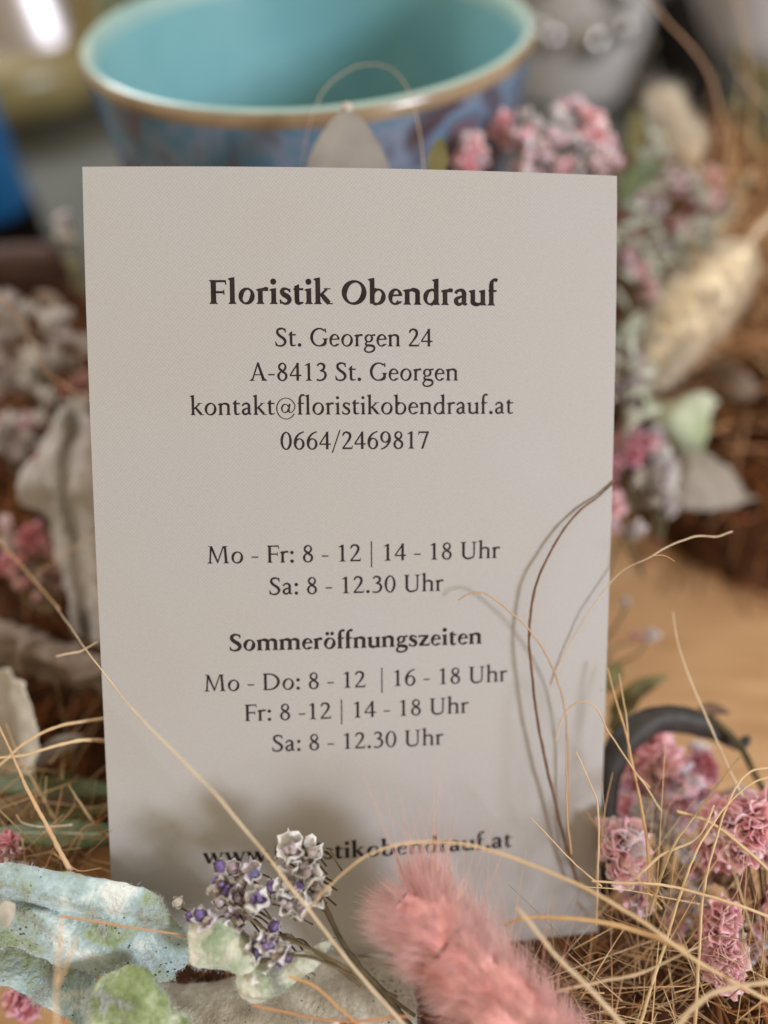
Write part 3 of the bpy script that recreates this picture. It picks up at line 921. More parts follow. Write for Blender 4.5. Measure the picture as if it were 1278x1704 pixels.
def put_floret(parent, mesh, pos, direction, size):
    o = bpy.data.objects.new('floret', mesh)
    COL.objects.link(o)
    o.parent = parent
    o.location = (pos - Vector(parent['_base_mm'])) * MM
    q = direction.to_track_quat('Z', 'Y')
    o.rotation_mode = 'QUATERNION'
    from mathutils import Quaternion
    o.rotation_quaternion = q @ Quaternion((0, 0, 1), R.uniform(0, 6.28))
    s_ = size
    o.scale = (s_, s_ * R.uniform(.8, 1.1), s_ * R.uniform(.85, 1.15))
    return o
# floret meshes are built in unit mm, so a scale of 1 is a floret of 1 mm radius

def sprig(name, label, cat, base, clusters, group=None, stem='stem', stem_r=.22, tint=1.0):
    """clusters: (px, py, d, radius px, kind, outer, inner, n, floret radius mm)"""
    bp_ = at(*base)
    t = thing(name, bp_, label, cat, group)
    sm = MB()
    for (px, py, d, rp, kind, o, i, n, fr) in clusters:
        c_ = at(px, py, d)
        rad = rp / FPX * d
        mid = (bp_ + c_) / 2 + rvec(1.2)
        back = c_ + (c_ - CAM).normalized() * rad * .6
        strand_mesh(sm, [bp_, mid, back], stem_r, stem_r * .6, 10, tint=tint)
        ms = floret_set(kind, o, i)
        far = d > 104
        for q in range(max(2, round(n * (1.15 if far else .8)))):
            u = rvec(1).normalized()
            off = u * rad * (R.uniform(.4, 1.75) if far else R.uniform(.35, 1.0))
            off -= FWD * off.dot(FWD) * .35
            pos = c_ + off
            dr = (u * .8 - FWD * .7 + Vector((0, 0, .3)) + rvec(.25)).normalized()
            put_floret(t, R.choice(ms), pos - dr * fr * .6, dr, fr * (R.uniform(.5, 1.0) if far else R.uniform(.95, 1.5)))
            sm.tube([back, (back + pos) / 2 + rvec(.2), pos - dr * fr * .5], stem_r * .45, 4, tint=tint)
    sm.build('stem', M[stem], t)
    return t

# ---------------------------------------------------------------- pale woolly leaves, lower left
M['woolly'] = mat('woolly_leaf', [(.40, rgb(122, 136, 98)), (.455, rgb(154, 166, 144)), (.49, rgb(152, 172, 176)), (.54, rgb(174, 192, 196)), (.61, rgb(218, 222, 220))], 130, 6, .95, .1, 1.0, 1900, sheen=.5, specks=(1500, .42, rgb(42, 44, 46)), nrough=.68)
M['woolgreen'] = mat('woolly_green_leaf', [(.36, rgb(100, 112, 68)), (.46, rgb(128, 142, 96)), (.54, rgb(152, 164, 128)), (.63, rgb(196, 200, 176))], 330, 6, .95, .1, 1.0, 1900, sheen=.4, nrough=.66, specks=(1500, .28, rgb(60, 58, 50)))
M['woolgrey'] = mat('woolly_grey_leaf', [(.3, rgb(118, 106, 90)), (.5, rgb(160, 150, 134)), (.68, rgb(206, 200, 188))], 240, 6, .95, .1, 1.0, 1900, sheen=.3, nrough=.66, specks=(1500, .36, rgb(40, 36, 34)))
M['felt'] = mat('pale_felt_hair', [(.3, rgb(212, 214, 208)), (.7, rgb(236, 238, 236))], 200, 2, .8, .2, transl=.3)
M['woolpale'] = mat('pale_woolly_tip', [(.36, rgb(142, 156, 128)), (.47, rgb(184, 186, 166)), (.6, rgb(218, 212, 200))], 420, 6, .95, .1, .9, 1500, sheen=.5)
M['cream'] = mat('cream_leaf', [(.3, rgb(190, 178, 166)), (.7, rgb(218, 210, 200))], 160, 5, .9, .1, .6, 1200, sheen=.3, transl=.2)

def big_leaf(name, label, rows, mt, thick=.35, n_f=1400, fl=.7, veins=(), rf=.25, hair='felt', nu=8, nv=8, crest=()):
    g = ruffle(loft([A(*r) for r in rows], nu, nv), rf, .45)
    ruffle(g, rf * .5, 1.3)
    ruffle(g, rf * .28, 3.1)
    lo = min(min(q.z for q in row) for row in g)
    c_ = sum((sum(row, Vector()) for row in g), Vector()) / (len(g) * len(g[0]))
    t = thing(name, Vector((c_.x, c_.y, lo)), label, 'leaf')
    mb = MB(); mb.sheet(g, thick); mb.build('leaf_blade', M[mt], t)
    if n_f:
        fz = MB()
        for row_i in crest:
            for _ in range(1500):
                jj = R.randrange(len(g)); row = g[jj]; ii = min(len(row) - 1, max(0, int(row_i * nv + R.gauss(0, 1.3))))
                p_ = row[ii] + rvec(.12); d_ = (UP * .5 - FWD * .4 + rvec(.6)).normalized()
                fz.hair([p_, p_ + d_ * .2 + rvec(.05), p_ + d_ * R.uniform(.25, .55) + rvec(.1)], .02, 0)
        fuzz(fz, g, n_f * 2, fl, .018, 0); fz.build('felt_hair', M[hair], t)
    for v in veins:
        vb = MB(); P_ = spline(A(*v[:-1]), 60)
        P_ = [min((q for row in g for q in row), key=lambda q: (q - p_).cross((p_ - CAM).normalized()).length) for p_ in P_]   # lies on the blade
        for _ in range(600):
            i = R.randrange(60); p_ = P_[i] + (P_[i + 1] - P_[i]) * R.random() + rvec(.14)
            d_ = ((P_[min(i + 4, 60)] - P_[max(i - 3, 0)]).normalized() - FWD * .5 + rvec(.5)).normalized()
            vb.hair([p_, p_ + d_ * .2, p_ + d_ * R.uniform(.3, .7) + rvec(.08)], .026, 0)
        vb.build('vein', M['felt'], t)
    return t, g

big_leaf('woolly_leaf', 'large pale blue woolly leaf with curled edge, lower left before the card',
    [[(-90, 1458, 80), (60, 1474, 79.6), (150, 1492, 79.6), (235, 1506, 79.6), (300, 1553, 79.5)],
     [(-90, 1430, 77.6), (60, 1444, 77.2), (155, 1462, 77.2), (248, 1482, 77.4), (311, 1556, 78.4)],
     [(-90, 1462, 75.8), (28, 1472, 75.8), (110, 1496, 76), (235, 1508, 76.4), (318, 1568, 77.8)],
     [(-90, 1492, 77.6), (36, 1500, 77.4), (128, 1530, 77.2), (238, 1536, 77.4), (318, 1580, 78.2)],
     [(-90, 1540, 77.8), (52, 1524, 76.0), (120, 1568, 76.4), (215, 1598, 77.6), (312, 1594, 78.6)],
     [(-90, 1585, 77.4), (20, 1575, 77.4), (95, 1604, 78.2), (185, 1626, 79.2), (285, 1632, 79.6)]],
    'woolly', thick=.16, n_f=1500, fl=.4, rf=.3, nu=14, nv=12, crest=(.95, 3.9), veins=[((-20, 1470, 76), (40, 1520, 76.4), (110, 1566, 76.8), (215, 1600, 77.8)), ((150, 1505, 76), (178, 1552, 76.9), (222, 1606, 77.8)), ((235, 1512, 76), (252, 1545, 77), (268, 1590, 78))])
big_leaf('woolly_leaf', 'drooping pale blue woolly leaf below the large curled leaf, at the left edge',
    [[(-90, 1566, 80), (20, 1576, 80), (105, 1602, 80), (190, 1640, 80.5), (260, 1700, 81)],
     [(-90, 1612, 77.4), (15, 1622, 77.4), (88, 1652, 77.4), (152, 1690, 77.8), (205, 1750, 79)],
     [(-90, 1634, 76.4), (0, 1640, 76.4), (66, 1670, 76.4), (132, 1712, 76.6), (175, 1770, 77.6)]], 'woolly', thick=.16, n_f=800, fl=.4, nu=12, nv=12, crest=(1.9,))
big_leaf('woolly_leaf', 'rounded green woolly leaf lobe near the bottom left edge of the picture',
    [[(146, 1652, 75), (180, 1618, 75), (228, 1606, 75), (262, 1636, 75), (280, 1668, 75.2), (312, 1690, 75.6)],
     [(140, 1680, 74), (180, 1656, 73.6), (230, 1648, 73.4), (268, 1668, 73.6), (290, 1690, 74), (320, 1712, 74.6)],
     [(150, 1730, 73.4), (190, 1715, 73.2), (240, 1710, 72.8), (280, 1722, 73), (300, 1736, 73.4), (326, 1750, 74)],
     [(165, 1790, 73.4), (200, 1790, 73), (250, 1790, 72.6), (285, 1790, 73), (310, 1795, 73.4), (335, 1800, 74)]], 'woolgreen', thick=.16, n_f=900, fl=.35, rf=.38, nu=10, nv=10, crest=(.1,), veins=[((170, 1640, 74), (176, 1680, 73.4), (186, 1730, 73)), ((150, 1648, 74), (215, 1672, 73.4), (262, 1720, 73))])
big_leaf('woolly_leaf', 'small squared pale green leaf tip below the purple flowers',
    [[(317, 1536, 75.6), (345, 1528, 75.2), (385, 1536, 75.2), (416, 1560, 75.8)],
     [(315, 1562, 74.8), (345, 1558, 74.2), (388, 1568, 74.2), (424, 1586, 75)],
     [(318, 1598, 74.6), (348, 1596, 74), (392, 1610, 74.2), (428, 1616, 75)],
     [(330, 1610, 75.6), (360, 1610, 75.2), (398, 1622, 75.2), (430, 1626, 75.8)]], 'woolpale', thick=.16, n_f=500, fl=.35, rf=.22, nu=10, nv=10)
big_leaf('woolly_leaf', 'pale beige folded leaf tip hanging under the lowest purple flower',
    [[(396, 1600, 75.5), (430, 1606, 75), (470, 1592, 75), (560, 1560, 76)],
     [(394, 1632, 74.4), (430, 1640, 74), (465, 1622, 74.2), (540, 1590, 75.4)],
     [(402, 1662, 74.8), (432, 1670, 74.4), (472, 1646, 74.6), (520, 1612, 75.6)]], 'woolpale', thick=.16, n_f=500, fl=.35, rf=.25, nu=10, nv=10, crest=(1.9,))
big_leaf('speckled_leaf', 'dark speckled grey brown leaf lying under the purple flower sprig',
    [[(200, 1615, 85), (320, 1640, 84), (450, 1610, 86), (560, 1570, 88), (680, 1600, 88)],
     [(180, 1690, 81), (320, 1680, 81), (450, 1670, 81), (570, 1640, 82), (690, 1660, 83)],
     [(200, 1780, 79), (330, 1760, 79), (460, 1750, 79), (580, 1740, 79), (700, 1760, 80)]], 'woolgrey', n_f=900, veins=[((330, 1640, 83), (430, 1665, 81), (520, 1700, 79.5), .3)])
big_leaf('dried_petal', 'small curled brown petal stuck on the large woolly leaf',
    [[(-4, 1510, 74.5), (10, 1500, 74), (26, 1505, 74)], [(2, 1525, 73.4), (14, 1520, 73), (24, 1520, 73.4)], [(4, 1540, 74), (12, 1542, 73.6), (20, 1532, 74)]], 'cream', thick=.2, n_f=0, rf=.05)

# ---------------------------------------------------------------- purple statice sprig in front of the card
stat = thing('purple_flower_sprig', at(640, 1650, 75), 'dried purple and white flower sprig standing before the web address', 'flower')
sm = MB()
strand_mesh(sm, A((500, 1400, 75.5), (525, 1475, 75), (558, 1545, 75), (600, 1610, 75), (650, 1665, 76), (690, 1720, 77)), .18, .36, 24, wob=.15)
for pts in (((430, 1600, 74), (500, 1590, 74), (560, 1610, 74.5), (660, 1660, 76)), ((470, 1560, 74), (540, 1590, 74), (600, 1625, 75), (690, 1690, 77)), ((380, 1500, 74.5), (440, 1545, 74.5), (520, 1580, 74.5), (600, 1640, 75.5))):
    strand_mesh(sm, A(*pts), .13, .2, 16, tint=1.6)
sm.build('stem', M['stem'], stat)
STAT = [(492, 1410, 'cup', 'white', 'mauvebud', 1.35), (512, 1432, 'cup', 'white', 'greyed', 1.3), (470, 1428, 'bud', 'greyed', 'mauvebud', .9), (505, 1455, 'cup', 'white', 'mauvebud', 1.3),
        (452, 1476, 'bud', 'white', 'purple', 1.0), (482, 1470, 'cup', 'white', 'greyed', 1.25), (520, 1480, 'cup', 'white', 'greyed', 1.2), (478, 1505, 'cup', 'white', 'lilac', 1.35), (505, 1508, 'cup', 'white', 'mauvebud', 1.1),
        (365, 1442, 'bud', 'greyed', 'purple', .95), (388, 1445, 'bud', 'lilac', 'mauvebud', 1.05), (425, 1452, 'cup', 'lilac', 'blue_petal', 1.05), (402, 1466, 'bud', 'greyed', 'greyed', 1.0), (360, 1468, 'bud', 'mauvebud', 'purple', .85),
        (376, 1480, 'cup', 'greyed', 'purple', 1.05), (398, 1495, 'cup', 'lilac', 'mauvebud', 1.15), (366, 1502, 'bud', 'greyed', 'mauvebud', .9), (418, 1512, 'bud', 'greyed', 'greyed', 1.1), (402, 1530, 'cup', 'lilac', 'greyed', 1.1), (440, 1500, 'cup', 'white', 'purple', 1.1),
        (332, 1522, 'bud', 'lilac', 'purple', 1.0), (316, 1524, 'bud', 'mauvebud', 'purple', .7), (352, 1528, 'cup', 'lilac', 'greyed', .95), (296, 1502, 'bud', 'cream', 'cream', .8), (455, 1542, 'bud', 'lilac', 'purple', .95),
        (428, 1582, 'cup', 'white', 'blue_petal', 1.2), (450, 1566, 'cup', 'lilac', 'purple', 1.0), (472, 1576, 'cup', 'white', 'greyed', 1.15), (445, 1600, 'cup', 'white', 'lilac', 1.3), (410, 1590, 'cup', 'white', 'greyed', .9), (458, 1590, 'bud', 'white', 'purple', .9)]
for q in range(16):
    px, py = R.choice([(R.uniform(350, 450), R.uniform(1440, 1530)), (R.uniform(460, 525), R.uniform(1415, 1515)), (R.uniform(425, 480), R.uniform(1555, 1605))])
    STAT.append((px, py, 'bud', R.choice(['greyed', 'lilac', 'white']), R.choice(['greyed', 'mauvebud', 'purple']), R.uniform(.5, .8)))
for q, (px, py, kd, o, i, fr) in enumerate(STAT):
    pos = at(px, py, 75.0 + R.uniform(-.6, 1.2))
    dr = (-FWD * .8 + UP * R.uniform(.2, .8) + RIGHT * R.uniform(-.7, .35) + rvec(.15)).normalized()
    put_floret(stat, R.choice(floret_set(kd, o, i)), pos - dr * fr * .7, dr, fr * (1.05 if kd == 'cup' else .95))
    st = MB(); e = pos - dr * fr * .6
    st.tube(spline([e, e - dr * 1.2 + RIGHT * .6, e + RIGHT * 2.5 - UP * 2.5 + FWD * 1.5], 6), .1, 5, tint=1.4); st.build('stalk', M['stem'], stat)

# white petals peeping in at the bottom edge
sprig('white_flower_sprig', 'white flower tips peeping in at the bottom edge left of the pink plume', 'flower', (600, 1790, 76),
      [(520, 1712, 74, 22, 'cup', 'white', 'mauvebud', 4, 1.3), (580, 1708, 74, 20, 'cup', 'white', 'lilac', 4, 1.2)])

# ---------------------------------------------------------------- bunny tail grasses
M['bunny_core'] = mat('pink_plume_core', [(.3, rgb(230, 156, 152)), (.5, rgb(243, 186, 183)), (.7, rgb(250, 208, 205))], 350, 4, .9, .1, .6, 900)
M['bunny'] = mat('pink_plume_hair', [(.3, rgb(253, 218, 216)), (.7, rgb(255, 234, 232))], 120, 2, .6, .2, transl=.5, tint=True)
M['cream_core'] = mat('cream_plume_core', [(.3, rgb(236, 216, 184)), (.7, rgb(246, 230, 204))], 300, 4, .9, .1)
M['cream_hair'] = mat('cream_plume_hair', [(.3, rgb(250, 240, 224)), (.7, rgb(255, 250, 240))], 120, 2, .6, .2, transl=.3, tint=True)

def plume(label, axis, rad, n, hl, hw_, core, hair, stem_pts, awns=0, spread=.8, cat='grass plume', awn_px=None, prof=None):
    S_ = spline(A(*axis), 40)
    t = thing('bunny_tail_grass', at(*stem_pts[-1]), label, cat)
    prof = prof or (lambda s_: max(.05, math.sin(math.pi * min(1, s_ * .55 + .06)) ** .6 if s_ < .8 else math.sin(math.pi * .5) * (1 - (s_ - .8) * 1.2)))
    frames = []
    for i, p_ in enumerate(S_):
        tn = (S_[max(i - 1, 0)] - S_[min(i + 1, 40)]).normalized()       # towards the tip
        a = tn.orthogonal().normalized(); frames.append((p_, tn, a, tn.cross(a)))
    cm = MB(); g = []
    for i, (p_, tn, a, b_) in enumerate(frames):
        row = []
        for q in range(25):
            th = 2 * math.pi * q / 24
            u = a * math.cos(th) + b_ * math.sin(th)
            r_ = rad * prof(i / 40) * (1 + .3 * noise.noise((p_ + u * 2) * .8))
            row.append(p_ + u * r_)
        g.append(row)
    vs = [q for row in g for q in row]; N_ = 25
    cm.add(vs, [[i * N_ + j, i * N_ + j + 1, (i + 1) * N_ + j + 1, (i + 1) * N_ + j] for i in range(40) for j in range(24)])
    cm.build('seed_head', M[core], t)
    hm = MB()
    tufts = [(R.random(), R.uniform(0, 6.2832), rvec(.22), R.uniform(.8, 1.15)) for _ in range(700)]
    for _ in range(n):
        s0, th0, lean, shade = R.choice(tufts)
        s_ = min(1, max(0, s0 + R.gauss(0, .012)))
        i = min(40, int(s_ * 40))
        p_, tn, a, b_ = frames[i]
        th = th0 + R.gauss(0, .09)
        u = a * math.cos(th) + b_ * math.sin(th)
        root = p_ + u * rad * prof(s_) * R.uniform(.75, 1.02)
        cl = noise.noise((root) * .9)                           # tufts lean together
        d = (tn * R.uniform(.5, 1.0) + u * spread * R.uniform(.6, 1.2) + rvec(.16) + lean + noise.noise_vector(root * .7) * .3).normalized()
        L_ = hl * R.uniform(.55, 1.15) * (1 + .35 * cl)
        k_ = R.uniform(.9, 1.05) * (.94 + .06 * shade)
        tt = (k_ * 1.0, k_ * R.uniform(.92, 1.04), k_ * R.uniform(.9, 1.03))
        e = root + d * L_ * .55
        hm.hair([root, e, e + (d + tn * .35 + rvec(.1)).normalized() * L_ * .45], hw_, 0, tt)
    hm.build('plume_hair', M[hair], t)
    if awns:
        am = MB()
        for _ in range(awns):
            i = R.randrange(0, 34); p_, tn, a, b_ = frames[i]
            root = p_ + (RIGHT * R.uniform(-.2, 1) + UP * .5) * rad * .8
            d = (UP * R.uniform(.6, 1.2) + RIGHT * R.uniform(-.45, .35) + FWD * R.uniform(-.1, .25)).normalized()
            L_ = R.uniform(6, 13)
            am.hair([root, root + d * L_ * .5 + rvec(.2), root + d * L_ + rvec(.8)], .05, 0, (.9, .72, .62))
        am.build('awn', M[hair], t)
    st = MB(); strand_mesh(st, A(*stem_pts), .5, .6, 12); st.build('stem', M['straw'], t)
    return t
plume('large fluffy pink bunny tail plume in front of the card, bottom centre',
      [(672, 1492, 74), (732, 1560, 73), (805, 1640, 72), (880, 1725, 71.5), (950, 1800, 71.5)], 3.0, 15000, 3.7, .022, 'bunny_core', 'bunny',
      [(945, 1795, 71.5), (1000, 1880, 71), (1100, 1990, 71)], awns=60, prof=lambda s_: min(1.0, .3 + .85 * math.sqrt(min(1, s_ / .16))))
plume('large blurred cream bunny tail leaning right of the card, level with its heading',
      [(1062, 612, 126), (1110, 555, 128), (1175, 490, 130), (1240, 415, 132)], 5.0, 9000, 4.0, .05, 'cream_core', 'cream_hair',
      [(1240, 415, 132), (1275, 370, 136), (1330, 330, 142)], prof=lambda s_: max(.1, math.sin(math.pi * (s_ * .84 + .1)) ** .6))
plume('small white cream bunny tail above the pale green leaves at right, pointing up',
      [(1108, 178, 142), (1128, 220, 141), (1152, 272, 140)], 1.7, 2600, 5.0, .05, 'cream_core', 'cream_hair',
      [(1148, 262, 140), (1180, 330, 140), (1200, 420, 140)], spread=.42, prof=lambda s_: .3 + .7 * s_)

# ---------------------------------------------------------------- pink flowers, lower right
G_PINK = 'pink dried flower sprigs'
PK = ('crumpled', 'pink', 'salmon'); PL = ('crumpled', 'pink', 'lilac'); MG = ('crumpled', 'magenta', 'rose'); WL = ('crumpled', 'lilac', 'white'); SL = ('crumpled', 'salmon', 'pink')
sprig('pink_flower_sprig', 'pale pink flower head touching the card edge at right, above the grass', 'flower', (1090, 1600, 90),
      [(1030, 1400, 86, 30, *PL, 7, 1.5), (1020, 1438, 86, 26, *PK, 6, 1.4), (1048, 1448, 86, 22, *PL, 5, 1.3), (1074, 1500, 85, 20, *PL, 5, 1.0)], G_PINK)
sprig('pink_flower_sprig', 'pink and mauve flower cluster under the dark curled leaf at right', 'flower', (1110, 1570, 96),
      [(1078, 1262, 95, 34, *PK, 8, 1.6), (1108, 1305, 95, 30, *PL, 7, 1.5), (1150, 1300, 97, 30, *MG, 7, 1.4), (1070, 1310, 98, 28, *MG, 5, 1.3), (1060, 1362, 95, 26, *PK, 6, 1.3),
       (1090, 1358, 93, 22, *WL, 6, 1.1), (1105, 1385, 93, 22, *WL, 6, 1.0), (1135, 1350, 95, 24, *PL, 5, 1.1), (1022, 1330, 99, 18, *MG, 4, 1.1), (1180, 1335, 97, 20, *PL, 4, 1.1), (1055, 1335, 99, 22, *WL, 4, 1.0), (1160, 1262, 102, 16, *WL, 4, 1.0), (1170, 1250, 102, 12, *MG, 3, .9), (1225, 1328, 96, 12, *WL, 4, .8)], G_PINK)
sprig('pink_flower_sprig', 'bright pink flower head at the right edge, largest of the lower group', 'flower', (1240, 1640, 90),
      [(1215, 1370, 86, 28, *SL, 7, 1.5), (1252, 1372, 85, 28, *PK, 7, 1.7), (1235, 1412, 85, 30, *SL, 8, 1.6), (1265, 1430, 85, 28, *PK, 7, 1.6), (1205, 1405, 87, 22, ('crumpled'), 'rose', 'salmon', 5, 1.3), (1275, 1490, 86, 24, *PK, 6, 1.4), (1268, 1350, 85, 20, *SL, 5, 1.4), (1285, 1540, 86, 22, *PL, 5, 1.2)], G_PINK)
sprig('pink_flower_sprig', 'pink flower spike among the straws near the bottom right corner', 'flower', (1240, 1720, 88),
      [(1195, 1528, 83, 20, *SL, 6, 1.2), (1190, 1555, 83, 18, *SL, 5, 1.2), (1205, 1590, 82, 26, *PK, 7, 1.4), (1225, 1550, 84, 16, *WL, 5, .9), (1205, 1625, 82, 22, *PK, 6, 1.3), (1262, 1580, 86, 14, *PL, 5, .8)], G_PINK)
sprig('faded_flower_sprig', 'tangle of faded mauve flowerlets on thin stems between the pink heads', 'flower', (1150, 1660, 92),
      [(1145, 1520, 89, 26, 'bud', 'lilac', 'mauvebud', 9, .6), (1120, 1540, 89, 24, 'bud', 'greyed', 'rose', 9, .6), (1170, 1485, 90, 18, *WL, 6, .7), (1150, 1420, 90, 26, *WL, 7, .7), (1165, 1460, 90, 18, 'bud', 'lilac', 'magenta', 6, .6), (1225, 1475, 88, 24, 'bud', 'mauvebud', 'rose', 9, .65), (1112, 1500, 90, 18, 'bud', 'lilac', 'greyed', 6, .6)], None, 'rosestem', .14)
k = MB(); k.ball(at(1203, 1455, 88), 1.3, 1.2, 1.5, 16, 10, 0, None, .3)
tag(k.build('seed_pod', M['twig']), 'dark brown round seed pod below the bright pink flower head', 'seed pod')

# dark curled leaf beside the card
M['slate'] = mat('dark_curled_leaf', [(.3, rgb(36, 32, 32)), (.7, rgb(66, 60, 58))], 200, 4, .55, .3, .4, 700)
S_ = spline(A((1006, 1490, 92), (1008, 1380, 92), (1018, 1280, 92), (1050, 1225, 92), (1100, 1200, 93), (1150, 1204, 94), (1195, 1225, 95), (1226, 1248, 96)), 36)
k = MB(); k.sheet(ruffle(blade_grid(S_, 1.6, .25, .55, n=48, across=10, prof=lambda s_: (.6 + .4 * math.sin(math.pi * s_)) * min(1, max(.02, (1 - s_) * 5))), .25, .5), .35)
tag(k.build('curled_leaf', M['slate']), 'dark grey curled leaf arching to the right of the card', 'leaf')
k = MB(); strand_mesh(k, A((1180, 1190, 95), (1230, 1240, 94), (1262, 1300, 93), (1300, 1360, 93)), .5, .3); tag(k.build('grass_strand', M['stem']), 'greenish grey stalk passing over the tip of the dark curled leaf', 'grass')
k = MB(); g = blade_grid(A((1160, 1190, 97), (1180, 1180, 97), (1215, 1186, 97)), .8, .3); k.sheet(g, .15); tag(k.build('small_leaf', M['twig']), 'small brown leaf tip lying just above the dark curled leaf', 'leaf')
k = MB(); g = blade_grid(A((1232, 1246, 95), (1240, 1234, 95), (1248, 1225, 95)), .6, .3); k.sheet(g, .15); tag(k.build('small_leaf', M['slate']), 'tiny dark bract at the tip of the dark curled leaf', 'leaf')
M['olive_leaf'] = mat('olive_leaf', [(.3, rgb(84, 78, 44)), (.7, rgb(126, 116, 72))], 200, 4, .6, .3, transl=.15)
for pts, lb in ((((1015, 1185, 100), (1060, 1150, 102), (1110, 1125, 104)), 'upper olive brown leaf beside the right card edge, above the dark curled leaf'), (((1015, 1215, 99), (1040, 1180, 101), (1072, 1150, 103)), 'lower olive brown leaf beside the right card edge, above the dark curled leaf'), (((1012, 1150, 100), (1024, 1120, 101), (1030, 1100, 102)), 'smallest olive leaf at the right card edge, pointing up')):
    k = MB(); k.sheet(blade_grid(A(*pts), 1.2, .4), .15); tag(k.build('small_leaf', M['olive_leaf']), lb, 'leaf')

# ---------------------------------------------------------------- grass strands one can follow
GR = 'dry grass strands'
def grass(label, pts, r0, r1, mt='straw', tint=1.0, n=None, wob=.12):
    mb = MB(); strand_mesh(mb, A(*pts), r0, r1, n, 0, tint, 7, wob)
    return tag(mb.build('grass_strand', M[mt]), label, 'grass', GR)
BR = (.62, .5, .42); GO = (.9, .77, .6); OR = (.8, .63, .49); PA = (.98, .94, .88); TA = (.86, .77, .66)
grass('tiny side shoot on the pale zigzag strand', [(1085, 925, 80), (1105, 925, 80.3), (1122, 933, 80.6)], .05, .03, 'straw', OR)
grass('upright straw standing over the board and the dark curled leaf', [(1120, 1018, 86), (1128, 1068, 86), (1148, 1130, 86), (1182, 1210, 85.5), (1218, 1290, 85), (1262, 1370, 84.5), (1310, 1450, 84)], .07, .16, 'straw', PA)
grass('faint looping strand bending over at the lower right of the card', [(925, 1235, 81), (938, 1190, 80.5), (965, 1168, 80), (992, 1178, 80), (1010, 1215, 80.5), (1040, 1260, 81), (1075, 1310, 81.5), (1100, 1350, 82)], .06, .1, 'straw', GO)
grass('long beige straw crossing the lower left of the card diagonally', [(92, 1008, 88), (130, 1062, 84.5), (166, 1112, 80), (232, 1192, 73), (310, 1272, 70.5), (372, 1338, 70), (440, 1420, 71), (520, 1522, 71), (590, 1612, 71), (690, 1725, 71)], .05, .17, 'straw', (.92, .87, .8), 40)
grass('short pale strand crossing the long beige straw left of the card', [(94, 1092, 84), (122, 1086, 83.6), (136, 1083, 83.5), (162, 1068, 84)], .1, .1, 'straw', PA)
grass('golden arching strand at left ending at the card edge, upper of two', [(-30, 1290, 82), (0, 1272, 82), (40, 1238, 82.5), (100, 1208, 83.5), (172, 1196, 86)], .13, .17, 'straw', GO)
grass('golden strand at left ending at the card edge, lower of two', [(-30, 1262, 82), (30, 1258, 82.5), (90, 1242, 83), (140, 1232, 84), (176, 1234, 86)], .12, .22, 'straw', GO)
grass('brown straw leaning down into the large woolly leaf at left', [(-5, 1200, 82), (22, 1262, 80), (45, 1312, 79), (80, 1378, 78), (118, 1450, 78)], .1, .26, 'straw', (.78, .62, .48))
grass('thin curved strand with upturned tip above the green blade at left', [(26, 1355, 84), (38, 1370, 84), (70, 1376, 84), (120, 1372, 85)], .05, .07, 'straw', PA)
grass('thin awned spike leaning against the left card edge', [(114, 1306, 85), (126, 1326, 85), (150, 1362, 86), (182, 1400, 88)], .04, .22, 'straw', (.6, .5, .34))
grass('long golden strand arching over the pink plume in front of the card', [(500, 1530, 73), (545, 1478, 72), (600, 1430, 71.4), (660, 1406, 71), (740, 1402, 70.8), (820, 1416, 70.6), (900, 1444, 70.5), (985, 1484, 70.5), (1080, 1540, 70.5), (1160, 1600, 71), (1310, 1680, 72)], .07, .2, 'straw', GO, 44)
grass('straight golden straw running right from the lower card corner', [(985, 1466, 78), (1030, 1469, 77.5), (1100, 1472, 77), (1190, 1494, 76.5), (1310, 1535, 76)], .11, .17, 'straw', GO)
grass('thick brown straw arching under the lower card edge to the right', [(840, 1540, 74), (870, 1528, 73.5), (930, 1527, 73), (1000, 1535, 73), (1070, 1552, 73), (1140, 1582, 73)], .14, .3, 'straw', (.74, .56, .36))
grass('tan straw running from the card foot down to the bottom edge', [(860, 1508, 69), (920, 1585, 69), (985, 1650, 69.5), (1050, 1720, 70)], .16, .27, 'straw', TA)
grass('thick pale straw sweeping out at the bottom right corner', [(1110, 1735, 70), (1150, 1680, 70), (1205, 1646, 70), (1310, 1630, 71)], .24, .2, 'straw', TA)
grass('golden straw curving along the bottom right above the grass tangle', [(930, 1650, 73), (1000, 1632, 72.5), (1060, 1622, 72.5), (1110, 1600, 73), (1160, 1578, 74)], .14, .09, 'straw', TA)
grass('straight thin straw standing before the lower right card edge', [(942, 1232, 80.5), (944, 1300, 80.5), (944, 1370, 81), (950, 1420, 82)], .05, .12, 'straw', OR)
grass('upright reddish straw between card and pink flowers', [(1010, 1110, 84), (1030, 1180, 83), (1046, 1240, 82.5), (1062, 1320, 82), (1076, 1400, 81), (1080, 1470, 80)], .08, .2, 'straw', (.8, .6, .4))
grass('thin straw bowing right beside the reddish upright straw', [(1030, 1120, 84), (1042, 1190, 83), (1050, 1270, 82.5), (1080, 1310, 82)], .06, .1, 'straw', GO)
grass('bent straw falling across the lower right corner of the card', [(882, 1360, 79), (920, 1400, 79), (960, 1440, 79.5), (1000, 1475, 80)], .07, .1, 'straw', (.8, .7, .6))
grass('thin straw leaning along the right card edge', [(960, 1250, 80), (985, 1310, 80), (995, 1345, 80), (994, 1440, 81), (992, 1540, 82)], .06, .13, 'straw', (.95, .84, .7))
grass('pale stalk rising steeply through the pink flowers', [(1060, 1720, 75), (1110, 1560, 77), (1150, 1440, 78), (1180, 1380, 79), (1240, 1310, 81), (1290, 1290, 83)], .15, .08, 'straw', (.9, .78, .56))
